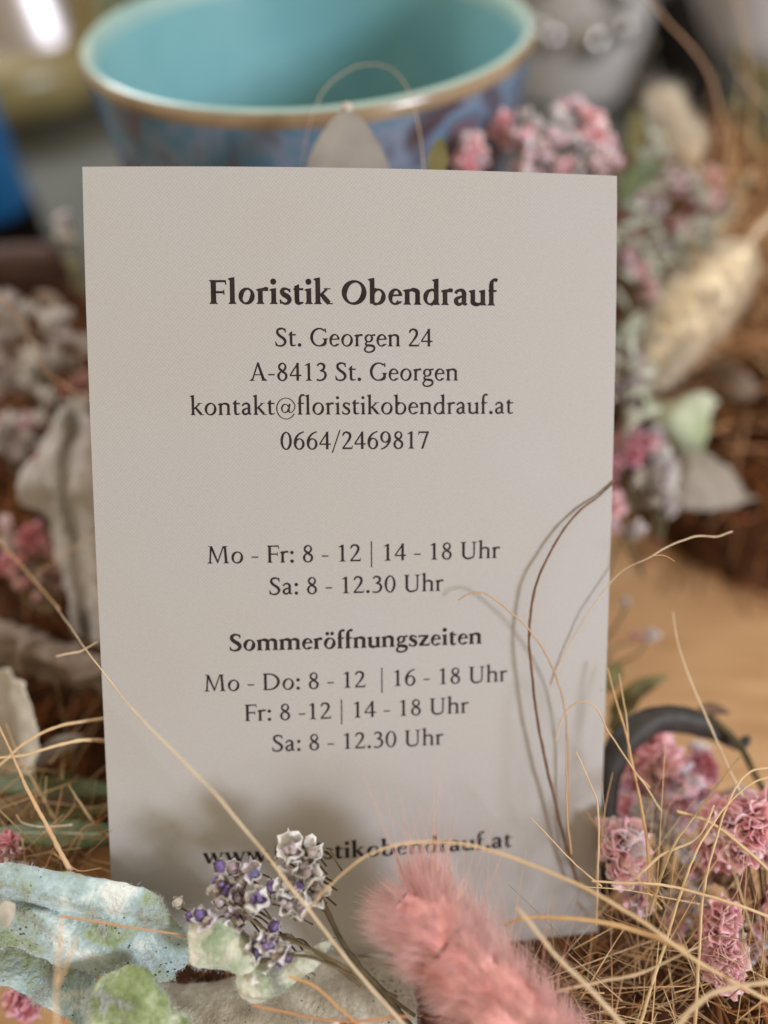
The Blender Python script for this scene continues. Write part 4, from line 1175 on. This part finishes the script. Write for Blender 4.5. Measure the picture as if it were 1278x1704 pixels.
grass('olive stalk crossing behind the pale stalk at lower right', [(1080, 1520, 78), (1120, 1410, 79), (1170, 1340, 81), (1230, 1260, 84)], .15, .1, 'straw', (.6, .5, .32))
grass('straight upright straw left of the pink flower spike', [(1155, 1720, 76), (1163, 1600, 77), (1172, 1480, 78), (1200, 1370, 79.5), (1240, 1290, 81), (1300, 1275, 83)], .16, .1, 'straw', GO)
grass('brown thin stalk right of the pink flower spike', [(1300, 1610, 82), (1262, 1500, 83), (1248, 1450, 84), (1240, 1420, 85)], .12, .1, 'twig', .7)
grass('broad straw slanting across the pink flower heads', [(1125, 1350, 81), (1185, 1370, 80.5), (1250, 1420, 80), (1310, 1480, 80)], .17, .22, 'straw', (.85, .74, .56))
grass('short straw rising to the right from the grass tangle', [(1060, 1460, 79), (1100, 1425, 79), (1160, 1395, 79), (1190, 1340, 80)], .14, .1, 'straw', GO)
grass('orange thread crossing the speckled leaf under the purple sprig', [(100, 1524, 73.3), (160, 1534, 74), (240, 1546, 74.8), (315, 1560, 76)], .12, .09, 'straw', (.72, .5, .36))
grass('upright blurred tan thread standing before the woolly leaf', [(103, 1527, 68), (98, 1580, 66), (93, 1640, 65), (95, 1720, 64)], .09, .12, 'straw', (.95, .8, .66))
grass('second blurred tan thread leaning before the woolly leaf', [(128, 1556, 68), (112, 1600, 66), (96, 1640, 65)], .08, .1, 'straw', (.95, .76, .56))
grass('orange strand bending under the purple sprig towards the plume', [(480, 1625, 72), (520, 1640, 72), (560, 1675, 72), (600, 1710, 72)], .12, .14, 'straw', (.85, .58, .32))
grass('reddish strand below the orange one at the bottom edge', [(420, 1672, 73), (500, 1690, 72.5), (580, 1700, 72), (680, 1690, 72)], .12, .14, 'straw', (.7, .42, .28))
grass('long thread looping above the card before the cup', [(500, 290, 96), (512, 220, 97), (540, 150, 98), (590, 112, 98), (645, 112, 98), (680, 150, 97), (696, 210, 95), (706, 290, 92)], .05, .06, 'straw', (.8, .72, .68))
grass('blurred pink strand hanging from the upper right over the grey jar', [(1060, -30, 118), (1110, 35, 120), (1160, 90, 122), (1190, 150, 126), (1205, 240, 132)], .12, .2, 'straw', (.85, .62, .52))
grass('thin blurred straw rising in the upper right corner', [(1215, -30, 132), (1240, 60, 134), (1250, 140, 136), (1250, 240, 138)], .12, .16, 'straw', (.9, .7, .56))
grass('blurred straw slanting down in the upper right corner', [(1215, 90, 132), (1245, 140, 134), (1290, 190, 136)], .11, .13, 'straw', (1, .84, .74))
grass('thin stem threading through the grey lilac flowers at left', [(-10, 480, 105), (30, 530, 104), (70, 610, 103), (105, 640, 102), (150, 662, 100)], .1, .08, 'straw', (.82, .6, .44))
grass('faint thin stem over the taupe leaf at left', [(60, 960, 100), (110, 920, 99), (160, 892, 98)], .09, .07, 'straw', (.95, .75, .6))
grass('brown thin stem bending down behind the long beige straw', [(-20, 880, 96), (30, 935, 94), (65, 975, 92), (100, 1015, 90)], .1, .1, 'straw', (.8, .58, .42))

# strands lying just before the card: (px, py, lift above the card face in mm)
def card_depth(px, py):
    u = v = 0.0
    for _ in range(12):
        d_ = card_point(u, v) - CAM
        z = d_.dot(FWD)
        u += (px - (639 + FPX * d_.dot(RIGHT) / z)) / FPX * z
        v -= (py - (852 - FPX * d_.dot(UP) / z)) / FPX * z
    return z
def on_card(*pts):
    return [(px, py, card_depth(px, py) - l * 1.02) for px, py, l in pts]
grass('dark brown strand curving down the right side of the card from its edge', on_card((1024, 801, .25), (1000, 822, .3), (965, 850, .6), (925, 902, 1.0), (895, 965, 1.4), (882, 1040, 1.6), (883, 1100, 1.7), (893, 1185, 1.7), (913, 1290, 1.6), (938, 1390, 1.5), (962, 1470, 1.4)), .10, .19, 'twig', (.82, .72, .64))
grass('thin reddish strand with hooked tip lying across the card beside the opening hours', on_card((764, 999, 1.6), (782, 988, 1.8), (808, 988, 1.9), (842, 1013, 1.9), (884, 1052, 2.2), (914, 1100, 1.9), (938, 1170, 1.6), (946, 1255, 1.4), (944, 1330, 1.3), (950, 1420, 1.2)), .08, .12, 'straw', (.74, .6, .5))
grass('pale zigzag strand reaching right from the card edge over the brown board', [(1219, 884, 83.5), (1192, 893, 83.6), (1160, 893, 83.2), (1118, 906, 82.6), (1080, 928, 82)] + on_card((1030, 955, 1.2), (985, 1010, .9), (955, 1062, .6), (930, 1110, .3), (918, 1140, .15)), .09, .06, 'straw', (.86, .8, .74))
# the tangle nobody could count
tg = MB()
def tangle(n, xr, yr, dr, lmin, lmax, up=.5, tints=None, rr=(.045, .14), bend=3.0):
    for _ in range(n):
        p_ = at(R.uniform(*xr), R.uniform(*yr), R.uniform(*dr))
        d = (RIGHT * R.gauss(0, 1) + UP * (R.gauss(0, .7) + up) + FWD * R.gauss(0, .5)).normalized()
        L_ = R.uniform(lmin, lmax)
        side = d.orthogonal().normalized(); side = Matrix.Rotation(R.uniform(0, 6.28), 3, d) @ side
        k_ = R.uniform(.65, 1.15)
        c_ = R.choice(tints or [(1, .86, .66), (.95, .78, .55), (.8, .6, .42), (1.05, .95, .8), (.7, .5, .34)])
        tt = tuple(x * k_ for x in c_)
        b_ = side * R.uniform(-bend, bend)
        P_ = [p_, p_ + d * L_ * .35 + b_ * .5, p_ + d * L_ * .7 + b_, p_ + d * L_ + b_ * R.uniform(.6, 1.8)]
        if min(q.z for q in P_) < TZ + .3: continue
        r_ = R.uniform(*rr)
        tg.tube(spline(P_, 9), [r_ * (1 - .55 * i / 9) for i in range(10)], 5, 0, tt)
tangle(400, (900, 1330), (1630, 1800), (77, 92), 5, 14, .35, [(1, .86, .66), (.9, .72, .5), (.66, .48, .33), (.46, .33, .23), (.8, .62, .44)], rr=(.03, .09))  # low strands tinted darker, putting the shade inside the tangle into their colour
tangle(110, (850, 1080), (1570, 1720), (80, 92), 5, 12, .5, [(.8, .58, .4), (.5, .35, .26), (.7, .48, .38), (.9, .74, .52)], rr=(.03, .07))
tangle(55, (1010, 1290), (1500, 1640), (80, 94), 8, 20, .9, rr=(.04, .10))
tangle(24, (990, 1120), (1460, 1560), (82, 90), 8, 18, 1.1, rr=(.04, .09))
tangle(120, (-20, 140), (1395, 1470), (84, 94), 4, 11, .1, [(.7, .42, .26), (.6, .36, .22), (.9, .7, .5), (.55, .5, .3)], rr=(.05, .12))
tangle(60, (-30, 130), (1260, 1400), (88, 100), 6, 14, .1, [(.5, .36, .2), (.36, .3, .17), (.7, .55, .38)], rr=(.06, .16))
tangle(150, (1170, 1330), (280, 640), (132, 160), 8, 24, .4, [(.95, .7, .44), (.8, .52, .3), (.66, .4, .22), (1, .82, .6)], rr=(.1, .24), bend=6)
tangle(60, (1120, 1300), (560, 760), (128, 150), 10, 30, .1, [(.7, .42, .26), (.8, .52, .34), (.5, .3, .2)], rr=(.14, .34), bend=6)
tag(tg.build('dried_grass', M['straw'], base=Vector((0, 0, 0))), 'fine tangle of dry golden grass around the flowers', 'grass', kind='stuff')

# ---------------------------------------------------------------- left of the card
M['curled'] = mat('curled_green_leaf', [(.35, rgb(140, 152, 116)), (.5, rgb(172, 178, 154)), (.66, rgb(204, 206, 192))], 110, 4, .9, .15, .5, 900, sheen=.3)
M['greyed_leaf'] = mat('greyed_leaf', [(.3, rgb(132, 124, 116)), (.7, rgb(164, 154, 146))], 110, 4, .9, .15, .5, 900)
M['green_blade'] = mat('green_blade', [(.3, rgb(58, 68, 42)), (.7, rgb(98, 106, 72))], 200, 4, .5, .35, .3, 800)
M['taupe'] = mat('taupe_leaf', [(.3, rgb(146, 136, 133)), (.7, rgb(186, 176, 172))], 120, 5, .85, .15, .5, 900, sheen=.2, transl=.15)
M['brown_leaf'] = mat('brown_leaf', [(.3, rgb(104, 86, 76)), (.7, rgb(152, 134, 120))], 120, 5, .8, .2, .5, 900)
M['dark_twig'] = mat('dark_bark', [(.3, rgb(66, 48, 44)), (.7, rgb(98, 74, 68))], 160, 5, .75, .2, .6, 500)
def leaf(name, label, pts, w, mt, roll=0, cup=.25, fold=0, mid=None, thick=.2, rf=0.0, prof=None):
    g = blade_grid(A(*pts), w, roll, cup, fold=fold, prof=prof)
    if rf: ruffle(g, rf, .3)
    lo = min(min(q.z for q in row) for row in g); c_ = g[len(g) // 2][3]
    t = thing(name, Vector((c_.x, c_.y, lo)), label, 'leaf')
    mb = MB(); mb.sheet(g, thick); mb.build('leaf_blade', M[mt], t)
    if mid:
        mb = MB(); P_ = [row[3] - (row[3] - CAM).normalized() * thick * .6 for row in g]; mb.tube(P_, [mid * (1 - .7 * i / (len(P_) - 1)) for i in range(len(P_))], 6); mb.build('midrib', M['woolpale'], t)
    return t
leaf('narrow_leaf', 'dark green narrow leaf with pale midrib, just above the large woolly leaf', [(215, 1392, 89), (150, 1388, 88), (60, 1386, 87), (-60, 1392, 86)], 1.7, 'green_blade', .5, .1, mid=.14)
leaf('narrow_leaf', 'long dark olive leaf at left, under the white petal', [(200, 1318, 95), (120, 1308, 94), (30, 1304, 93), (-60, 1310, 92)], 1.5, 'green_blade', .6, .1)
leaf('narrow_leaf', 'brown green leaf between the two dark green leaves at left', [(190, 1345, 94), (120, 1350, 93), (50, 1362, 92)], 1.1, 'olive_leaf', .4)
leaf('narrow_leaf', 'mauve grey leaf behind the dark green narrow leaf at left', [(150, 1362, 97), (70, 1340, 97), (-20, 1345, 97)], 2.3, 'brown_leaf', .2)
big_leaf('taupe_leaf', 'large folded taupe leaf standing behind the left card edge',
    [[(100, 680, 112), (112, 684, 108), (130, 688, 111), (155, 695, 107), (200, 720, 108)],
     [(58, 770, 109), (88, 780, 104), (112, 786, 105), (140, 795, 103), (200, 820, 104)],
     [(76, 850, 108), (98, 860, 104), (122, 870, 104.8), (150, 885, 102.8), (200, 900, 103)],
     [(104, 960, 107), (118, 965, 104), (138, 980, 104.2), (162, 985, 102), (200, 990, 102)],
     [(120, 1050, 107), (132, 1055, 103), (148, 1064, 106), (165, 1070, 101), (200, 1080, 102)]], 'taupe', n_f=300, fl=.6, rf=.6, thick=.18, crest=(1.0,), veins=[((75, 720, 108), (110, 840, 104), (150, 960, 102), (165, 1040, 102)), ((60, 770, 108), (100, 880, 105), (130, 1000, 103))])
big_leaf('taupe_leaf', 'curled pale taupe leaf end beside the pink buds at left',
    [[(36, 785, 112), (55, 768, 110), (90, 790, 108)], [(30, 810, 108), (58, 800, 105), (95, 830, 105)], [(36, 840, 110), (66, 850, 107), (98, 880, 107)]], 'taupe', n_f=0, rf=.2)
big_leaf('brown_leaf', 'wavy brown leaf below the taupe leaf, left of the card',
    [[(-60, 1020, 108), (20, 1040, 107), (90, 1060, 106), (170, 1085, 104)],
     [(-60, 1060, 103), (20, 1068, 101), (90, 1100, 100), (172, 1130, 99)],
     [(-60, 1110, 104), (20, 1110, 103), (90, 1140, 102), (175, 1165, 101)]], 'brown_leaf', n_f=0, rf=1.2, thick=.18)
big_leaf('cream_petal', 'large cream white petal at the left edge above the dark leaves',
    [[(-60, 1100, 95), (-10, 1112, 98), (18, 1118, 97), (40, 1140, 93)],
     [(-60, 1170, 94), (-10, 1180, 100), (26, 1185, 98), (58, 1200, 92)],
     [(-60, 1230, 94), (-10, 1240, 100), (28, 1246, 98), (64, 1252, 92)],
     [(-60, 1290, 93), (-10, 1298, 97), (24, 1290, 96), (52, 1288, 93)]], 'cream', n_f=0, rf=.4, thick=.16)
leaf('small_leaf', 'pale grey bract right of the cream white petal at left', [(60, 1270, 95), (95, 1245, 95), (140, 1225, 96)], 1.3, 'taupe', .4)
S_ = spline([at_table(-160, 455, 34), at_table(-40, 448, 34), at_table(60, 446, 34), at_table(128, 448, 33)], 24)
k = MB(); k.tube([q + noise.noise_vector(q * .1) * .8 for q in S_], [4.6 - .8 * max(0, i - 20) for i in range(25)], 16)
tag(k.build('bark_twig', M['dark_twig']), 'thick dark brown twig crossing behind the flowers at left', 'twig')
leaf('small_leaf', 'orange brown leaf at the end of the thick dark twig', [(105, 430, 136), (125, 450, 134), (140, 490, 132)], 1.4, 'olive_leaf', .4)
leaf('small_leaf', 'brown bract below the thick dark twig at left', [(60, 490, 128), (85, 505, 126), (115, 530, 125)], 1.6, 'brown_leaf', .3)
LG = ('cup', 'lilac', 'white'); WG = ('cup', 'white', 'lilac')
sprig('lilac_flower_sprig', 'grey lilac flower sprig at the left edge below the dark twig', 'flower', (100, 690, 118),
      [(5, 500, 124, 20, *LG, 4, 2.0), (30, 540, 124, 22, *WG, 5, 2.0), (12, 570, 124, 20, *LG, 4, 2.0), (45, 600, 123, 18, *LG, 4, 1.8), (62, 635, 122, 14, *WG, 4, 1.6), (5, 620, 125, 20, *LG, 4, 1.8)])
sprig('lilac_flower_sprig', 'whitish lilac flower sprig close to the left card edge', 'flower', (110, 700, 116),
      [(75, 550, 124, 18, *WG, 4, 1.9), (90, 595, 122, 20, *WG, 5, 1.9), (118, 575, 123, 14, *LG, 4, 1.6), (105, 540, 124, 14, *LG, 3, 1.4)])
sprig('peach_flower_sprig', 'peach coloured flower tucked against the left card edge', 'flower', (130, 720, 116),
      [(128, 640, 122, 24, 'crumpled', 'salmon', 'salmon', 5, 1.9), (112, 660, 122, 16, 'crumpled', 'salmon', 'pink', 3, 1.5)])
sprig('lilac_flower_sprig', 'low pale lilac flower sprig above the curled taupe leaf at left', 'flower', (60, 790, 112),
      [(90, 692, 118, 18, *WG, 4, 1.7), (128, 700, 117, 16, *WG, 3, 1.7), (65, 700, 118, 12, *PL, 3, 1.4), (8, 720, 118, 18, *LG, 4, 1.6), (32, 745, 117, 16, *LG, 4, 1.5), (75, 735, 116, 14, *LG, 3, 1.4), (10, 760, 117, 14, *LG, 3, 1.4), (105, 725, 116, 12, *WG, 3, 1.3)])
sprig('pink_bud_sprig', 'rose red buds beside the large taupe leaf at left', 'flower', (90, 1020, 104),
      [(55, 895, 110, 16, *MG[:1], 'rose', 'rose', 4, 1.6), (62, 912, 110, 12, 'crumpled', 'rose', 'salmon', 3, 1.4), (8, 935, 109, 20, 'crumpled', 'rose', 'salmon', 4, 1.7), (88, 962, 108, 13, 'crumpled', 'rose', 'greyed', 3, 1.3), (15, 880, 111, 13, *PL, 3, 1.4), (45, 985, 108, 18, 'bud', 'greyed', 'rose', 4, 1.3), (12, 905, 111, 10, *WL, 3, 1.0), (30, 960, 110, 16, 'bud', 'greyed', 'greyed', 4, 1.2)])
sprig('pink_bud_sprig', 'single pink bud at the top of the curled taupe leaf at left', 'flower', (80, 850, 108),
      [(60, 775, 112, 10, *PK, 3, 1.4), (76, 795, 111, 10, *PK, 3, 1.3)])
sprig('pink_bud_sprig', 'deep pink bud at the left edge just above the woolly leaf', 'flower', (60, 1480, 88),
      [(14, 1412, 84, 15, 'crumpled', 'rose', 'pink', 4, 1.0), (-4, 1432, 84, 14, 'crumpled', 'rose', 'salmon', 4, 1.0)])
sprig('red_flower_head', 'dark red dried flower lying on the board under the drooping leaf, bottom left', 'flower', (40, 1680, 90),
      [(40, 1656, 88, 12, 'crumpled', 'rose', 'rose', 4, 1.1), (52, 1664, 88, 10, 'crumpled', 'magenta', 'rose', 3, 1.0)])
sprig('white_flower_sprig', 'pale yellowish white sprig at the upper left corner of the card', 'flower', (130, 470, 122),
      [(112, 362, 132, 12, *WL, 4, 1.5), (125, 392, 130, 10, 'crumpled', 'white', 'cream', 3, 1.4), (105, 395, 131, 8, 'crumpled', 'white', 'cream', 3, 1.2)])

# ---------------------------------------------------------------- above and right of the card
sprig('pink_flower_sprig', 'salmon pink flower head just above the top card edge, before the cup', 'flower', (850, 420, 106),
      [(780, 262, 112, 22, *PK, 6, 1.9), (795, 250, 112, 18, *PL, 5, 1.7), (772, 285, 111, 14, *PK, 4, 1.5)], G_PINK)
sprig('pink_flower_sprig', 'pale pink flower spray above the upper right card corner', 'flower', (900, 440, 108),
      [(842, 200, 116, 18, *PK, 5, 1.7), (900, 255, 114, 28, *PL, 7, 1.9), (880, 285, 113, 24, *PL, 5, 1.7), (925, 200, 117, 18, *WL, 5, 1.6), (948, 178, 118, 12, *PL, 4, 1.4), (880, 210, 116, 16, *WL, 4, 1.4), (910, 225, 115, 18, 'bud', 'greyed', 'lilac', 5, 1.2)], G_PINK)
sprig('pink_flower_sprig', 'lilac pink flower spray right above the upper right card corner, beside the grey leaves', 'flower', (980, 440, 110),
      [(985, 218, 117, 22, *PK, 6, 1.8), (960, 250, 115, 24, *WL, 6, 1.7), (1005, 280, 113, 20, *PL, 5, 1.8), (960, 285, 114, 18, *WL, 5, 1.4), (1010, 240, 117, 14, *PL, 4, 1.4), (940, 275, 114, 16, *PK, 4, 1.5)], G_PINK)
M['greyleaf'] = mat('grey_green_leaf', [(.3, rgb(150, 156, 140)), (.7, rgb(204, 206, 194))], 150, 4, .9, .15, .5, 900, sheen=.3)
def leafy(label, stem_pts, n, L_, w, mt, spread=1.0, name='leafy_sprig'):
    t = thing(name, at(*stem_pts[0]), label, 'foliage')
    S_ = spline(A(*stem_pts), 20)
    mb = MB(); mb.tube(S_, [.4 - .012 * i for i in range(21)], 6); mb.build('stem', M['stem'], t)
    for q in range(n):
        i = 3 + int(17 * q / n); p_ = S_[i] + rvec(1.0 if L_ < 10 else 0); tn = (S_[min(20, i + 1)] - S_[i - 1]).normalized()
        sd = 1 if q % 2 else -1
        d = (tn * R.uniform(.1, 1.1) + tn.cross(FWD) * sd * spread * R.uniform(.1, 1.2) - FWD * R.uniform(-.6, .8) + rvec(.3)).normalized()
        l = L_ * R.uniform(.7, 1.2)
        g = blade_grid([p_, p_ + d * l * .5 + rvec(.4), p_ + d * l + rvec(.8)], w * R.uniform(.8, 1.2), R.uniform(-.8, .8), .2, n=10, across=4)
        mb = MB(); mb.sheet(g, .2); mb.build('leaf', M[mt], t)
    return t
leafy('grey green leafy sprig right of the upper card corner', [(1010, 470, 124), (1040, 380, 128), (1070, 290, 132), (1085, 215, 136)], 20, 5, .7, 'greyleaf')
leafy('grey green leafy sprig leaning right below the small white bunny tail', [(1060, 470, 130), (1110, 420, 134), (1160, 370, 138), (1235, 310, 142)], 20, 5, .7, 'greyleaf')
leafy('low grey green sprig above the large cream bunny tail', [(1040, 520, 124), (1070, 470, 128), (1110, 430, 130), (1180, 395, 134)], 16, 4.5, .65, 'greyleaf')
leafy('grey green sprig along the right card edge beside the cream bunny tail', [(1030, 760, 110), (1040, 660, 116), (1045, 580, 120), (1042, 500, 124)], 16, 4.5, .65, 'greyleaf')
leafy('dark olive leafy sprig in the upper right corner above the golden grass', [(1290, 330, 150), (1265, 230, 154), (1250, 160, 158), (1262, 90, 162)], 14, 7, 1.0, 'olive_leaf')
leaf('small_leaf', 'dark grey green leaf right of the upper right card corner', [(1030, 330, 124), (1065, 292, 126), (1110, 280, 128)], 2.2, 'green_blade', .3)
leaf('small_leaf', 'ochre leaf tip sticking up before the cup, above the card', [(722, 300, 93), (730, 262, 95), (735, 230, 97)], 1.3, 'olive_leaf', .2)
leaf('small_leaf', 'small ochre leaf behind the pink spray at upper right', [(1048, 260, 132), (1060, 220, 134), (1056, 180, 136)], 1.6, 'olive_leaf', .2)
sprig('dusty_pink_flower', 'dusty pink flower below the small white bunny tail at right', 'flower', (1180, 470, 136),
      [(1182, 325, 140, 18, *PK, 5, 2.0), (1168, 340, 141, 12, 'crumpled', 'rose', 'pink', 4, 1.7)])
sprig('dusty_pink_flower', 'faded red pink flower between grey green sprigs at right', 'flower', (1140, 500, 132),
      [(1120, 385, 136, 18, 'crumpled', 'rose', 'lilac', 5, 1.9), (1105, 395, 136, 12, *PL, 3, 1.5), (1110, 310, 138, 14, *PL, 4, 1.5)])
sprig('dusty_pink_flower', 'small bright pink flowers right beside the card, above the cream bunny tail', 'flower', (1060, 600, 122),
      [(1082, 484, 126, 11, *PK, 4, 1.4), (1040, 430, 128, 13, 'crumpled', 'lilac', 'pink', 4, 1.5), (1045, 455, 128, 10, *PL, 3, 1.3), (1070, 448, 128, 12, 'bud', 'greyed', 'rose', 4, 1.4)])
sprig('magenta_flower', 'magenta pink flower touching the right card edge below the cream bunny tail', 'flower', (1060, 860, 112),
      [(1035, 755, 114, 22, *MG, 6, 1.9), (1055, 735, 115, 18, *MG, 5, 1.7), (1022, 765, 113, 14, *PK, 4, 1.5)])
sprig('lilac_flower_sprig', 'whitish lilac flowers beside the grey leaf, right of the card', 'flower', (1100, 900, 112),
      [(1092, 745, 118, 12, *WL, 4, 1.5), (1105, 770, 117, 14, *WL, 5, 1.6), (1100, 800, 116, 14, *WL, 5, 1.6), (1112, 835, 115, 12, *WL, 4, 1.4), (1048, 712, 118, 10, *WL, 4, 1.3), (1065, 800, 116, 14, 'bud', 'greyed', 'cream', 5, 1.4), (1075, 835, 115, 14, 'bud', 'greyed', 'greyed', 4, 1.4), (1055, 600, 122, 12, *WL, 4, 1.5)])
sprig('pale_flower', 'small pink flower at the right card edge above the brown board', 'flower', (1070, 960, 112),
      [(1024, 842, 112, 14, *PK, 4, 1.5), (1020, 870, 111, 10, *PL, 3, 1.2)])
sprig('pale_flower', 'single pale flower hanging over the brown board right of the card', 'flower', (1010, 960, 106),
      [(1052, 882, 112, 10, *WL, 4, 1.3)])
sprig('pale_flower', 'tiny pale flower low beside the right card edge, upper of two over the board', 'flower', (1000, 1080, 104),
      [(1042, 1002, 112, 6, *WL, 3, .8)])
sprig('pale_flower', 'tiny pinkish flower low beside the right card edge, lower of two over the board', 'flower', (1000, 1120, 104),
      [(1078, 1058, 112, 7, *WL, 3, .9), (1058, 1066, 112, 7, 'bud', 'lilac', 'rose', 3, .8)])
big_leaf('pale_curled_leaf', 'pale green curled leaf with white rim, right of the card',
    [[(1062, 640, 126), (1085, 665, 124), (1120, 668, 122), (1165, 650, 124), (1195, 668, 127)],
     [(1068, 662, 120), (1090, 690, 119), (1125, 690, 118), (1160, 685, 120), (1182, 690, 123)],
     [(1076, 690, 121), (1100, 712, 120), (1128, 722, 119), (1155, 725, 120), (1172, 738, 123)],
     [(1090, 705, 124), (1110, 728, 123), (1130, 745, 122), (1150, 750, 123), (1165, 755, 125)]], 'curled', n_f=0, rf=.4, thick=.3)
big_leaf('grey_leaf', 'broad grey leaf lying below the pale curled leaf, right of the card',
    [[(1120, 735, 124), (1150, 745, 122), (1190, 760, 122), (1225, 790, 125)],
     [(1112, 790, 120), (1150, 795, 118), (1195, 800, 119), (1240, 820, 122)],
     [(1108, 845, 119), (1140, 848, 117.5), (1195, 848, 118), (1256, 830, 120)]], 'greyed_leaf', n_f=0, rf=.5, thick=.2)
leaf('small_leaf', 'brown leaf curving behind the pale curled leaf at right', [(1180, 600, 134), (1215, 640, 132), (1260, 660, 132)], 3.2, 'brown_leaf', .4, rf=.5)

sprig('mixed_flower_sprig', 'loose beige and lilac flowerlets among the grey green sprigs right of the upper card corner', 'flower', (1060, 520, 128),
      [(1060, 330, 134, 18, 'bud', 'lilac', 'pink', 7, 1.0), (1085, 350, 135, 18, 'cup', 'lilac', 'greyed', 6, 1.2), (1140, 310, 138, 16, 'cup', 'white', 'lilac', 5, 1.2), (1050, 385, 131, 16, 'bud', 'greyed', 'salmon', 6, 1.0),
       (1100, 425, 133, 14, 'cup', 'lilac', 'white', 5, 1.1), (1160, 400, 137, 14, 'cup', 'white', 'greyed', 5, 1.1), (1210, 350, 140, 14, 'bud', 'cream', 'greyed', 5, 1.1)])
sprig('mixed_flower_sprig', 'loose pale flowerlets between the right card edge and the pale curled leaf', 'flower', (1060, 820, 120),
      [(1045, 640, 122, 14, 'cup', 'lilac', 'greyed', 5, 1.1), (1050, 690, 121, 14, 'bud', 'greyed', 'lilac', 5, 1.0), (1040, 560, 124, 14, 'bud', 'cream', 'greyed', 5, 1.0), (1085, 720, 120, 10, 'cup', 'lilac', 'white', 4, 1.0)])

# honesty pod behind the top of the card
pod = thing('seed_pod', at(578, 330, 90), 'pointed grey translucent seed pod rising behind the top card edge', 'seed pod')
M['pod'] = mat('papery_pod', [(.3, rgb(178, 172, 168)), (.7, rgb(208, 200, 196))], 150, 4, .6, .3, transl=.6)
g = loft([A((492, 350, 92), (516, 260, 93), (546, 208, 94), (576, 180, 94.5)), A((578, 350, 90), (578, 270, 91), (577, 220, 92.5), (577, 180, 94.2)), A((668, 350, 92), (645, 270, 93), (610, 208, 94), (578, 180, 94.5))])
k = MB(); k.sheet(g, .2); k.build('pod_skin', M['pod'], pod)
for e in (0, -1):
    k = MB(); k.tube([row[e] for row in g], .75, 8); k.build('pod_rim', M['cream'], pod)

# a dark green leaf far behind at the top edge
leafy('dark green foliage far behind the cup at the top edge', [(150, 60, 330), (190, 20, 335), (230, -20, 340), (280, -60, 345)], 14, 24, 5, 'green_blade', name='green_plant')

for o in ROOTS:
    if '_base_mm' in o: del o['_base_mm']
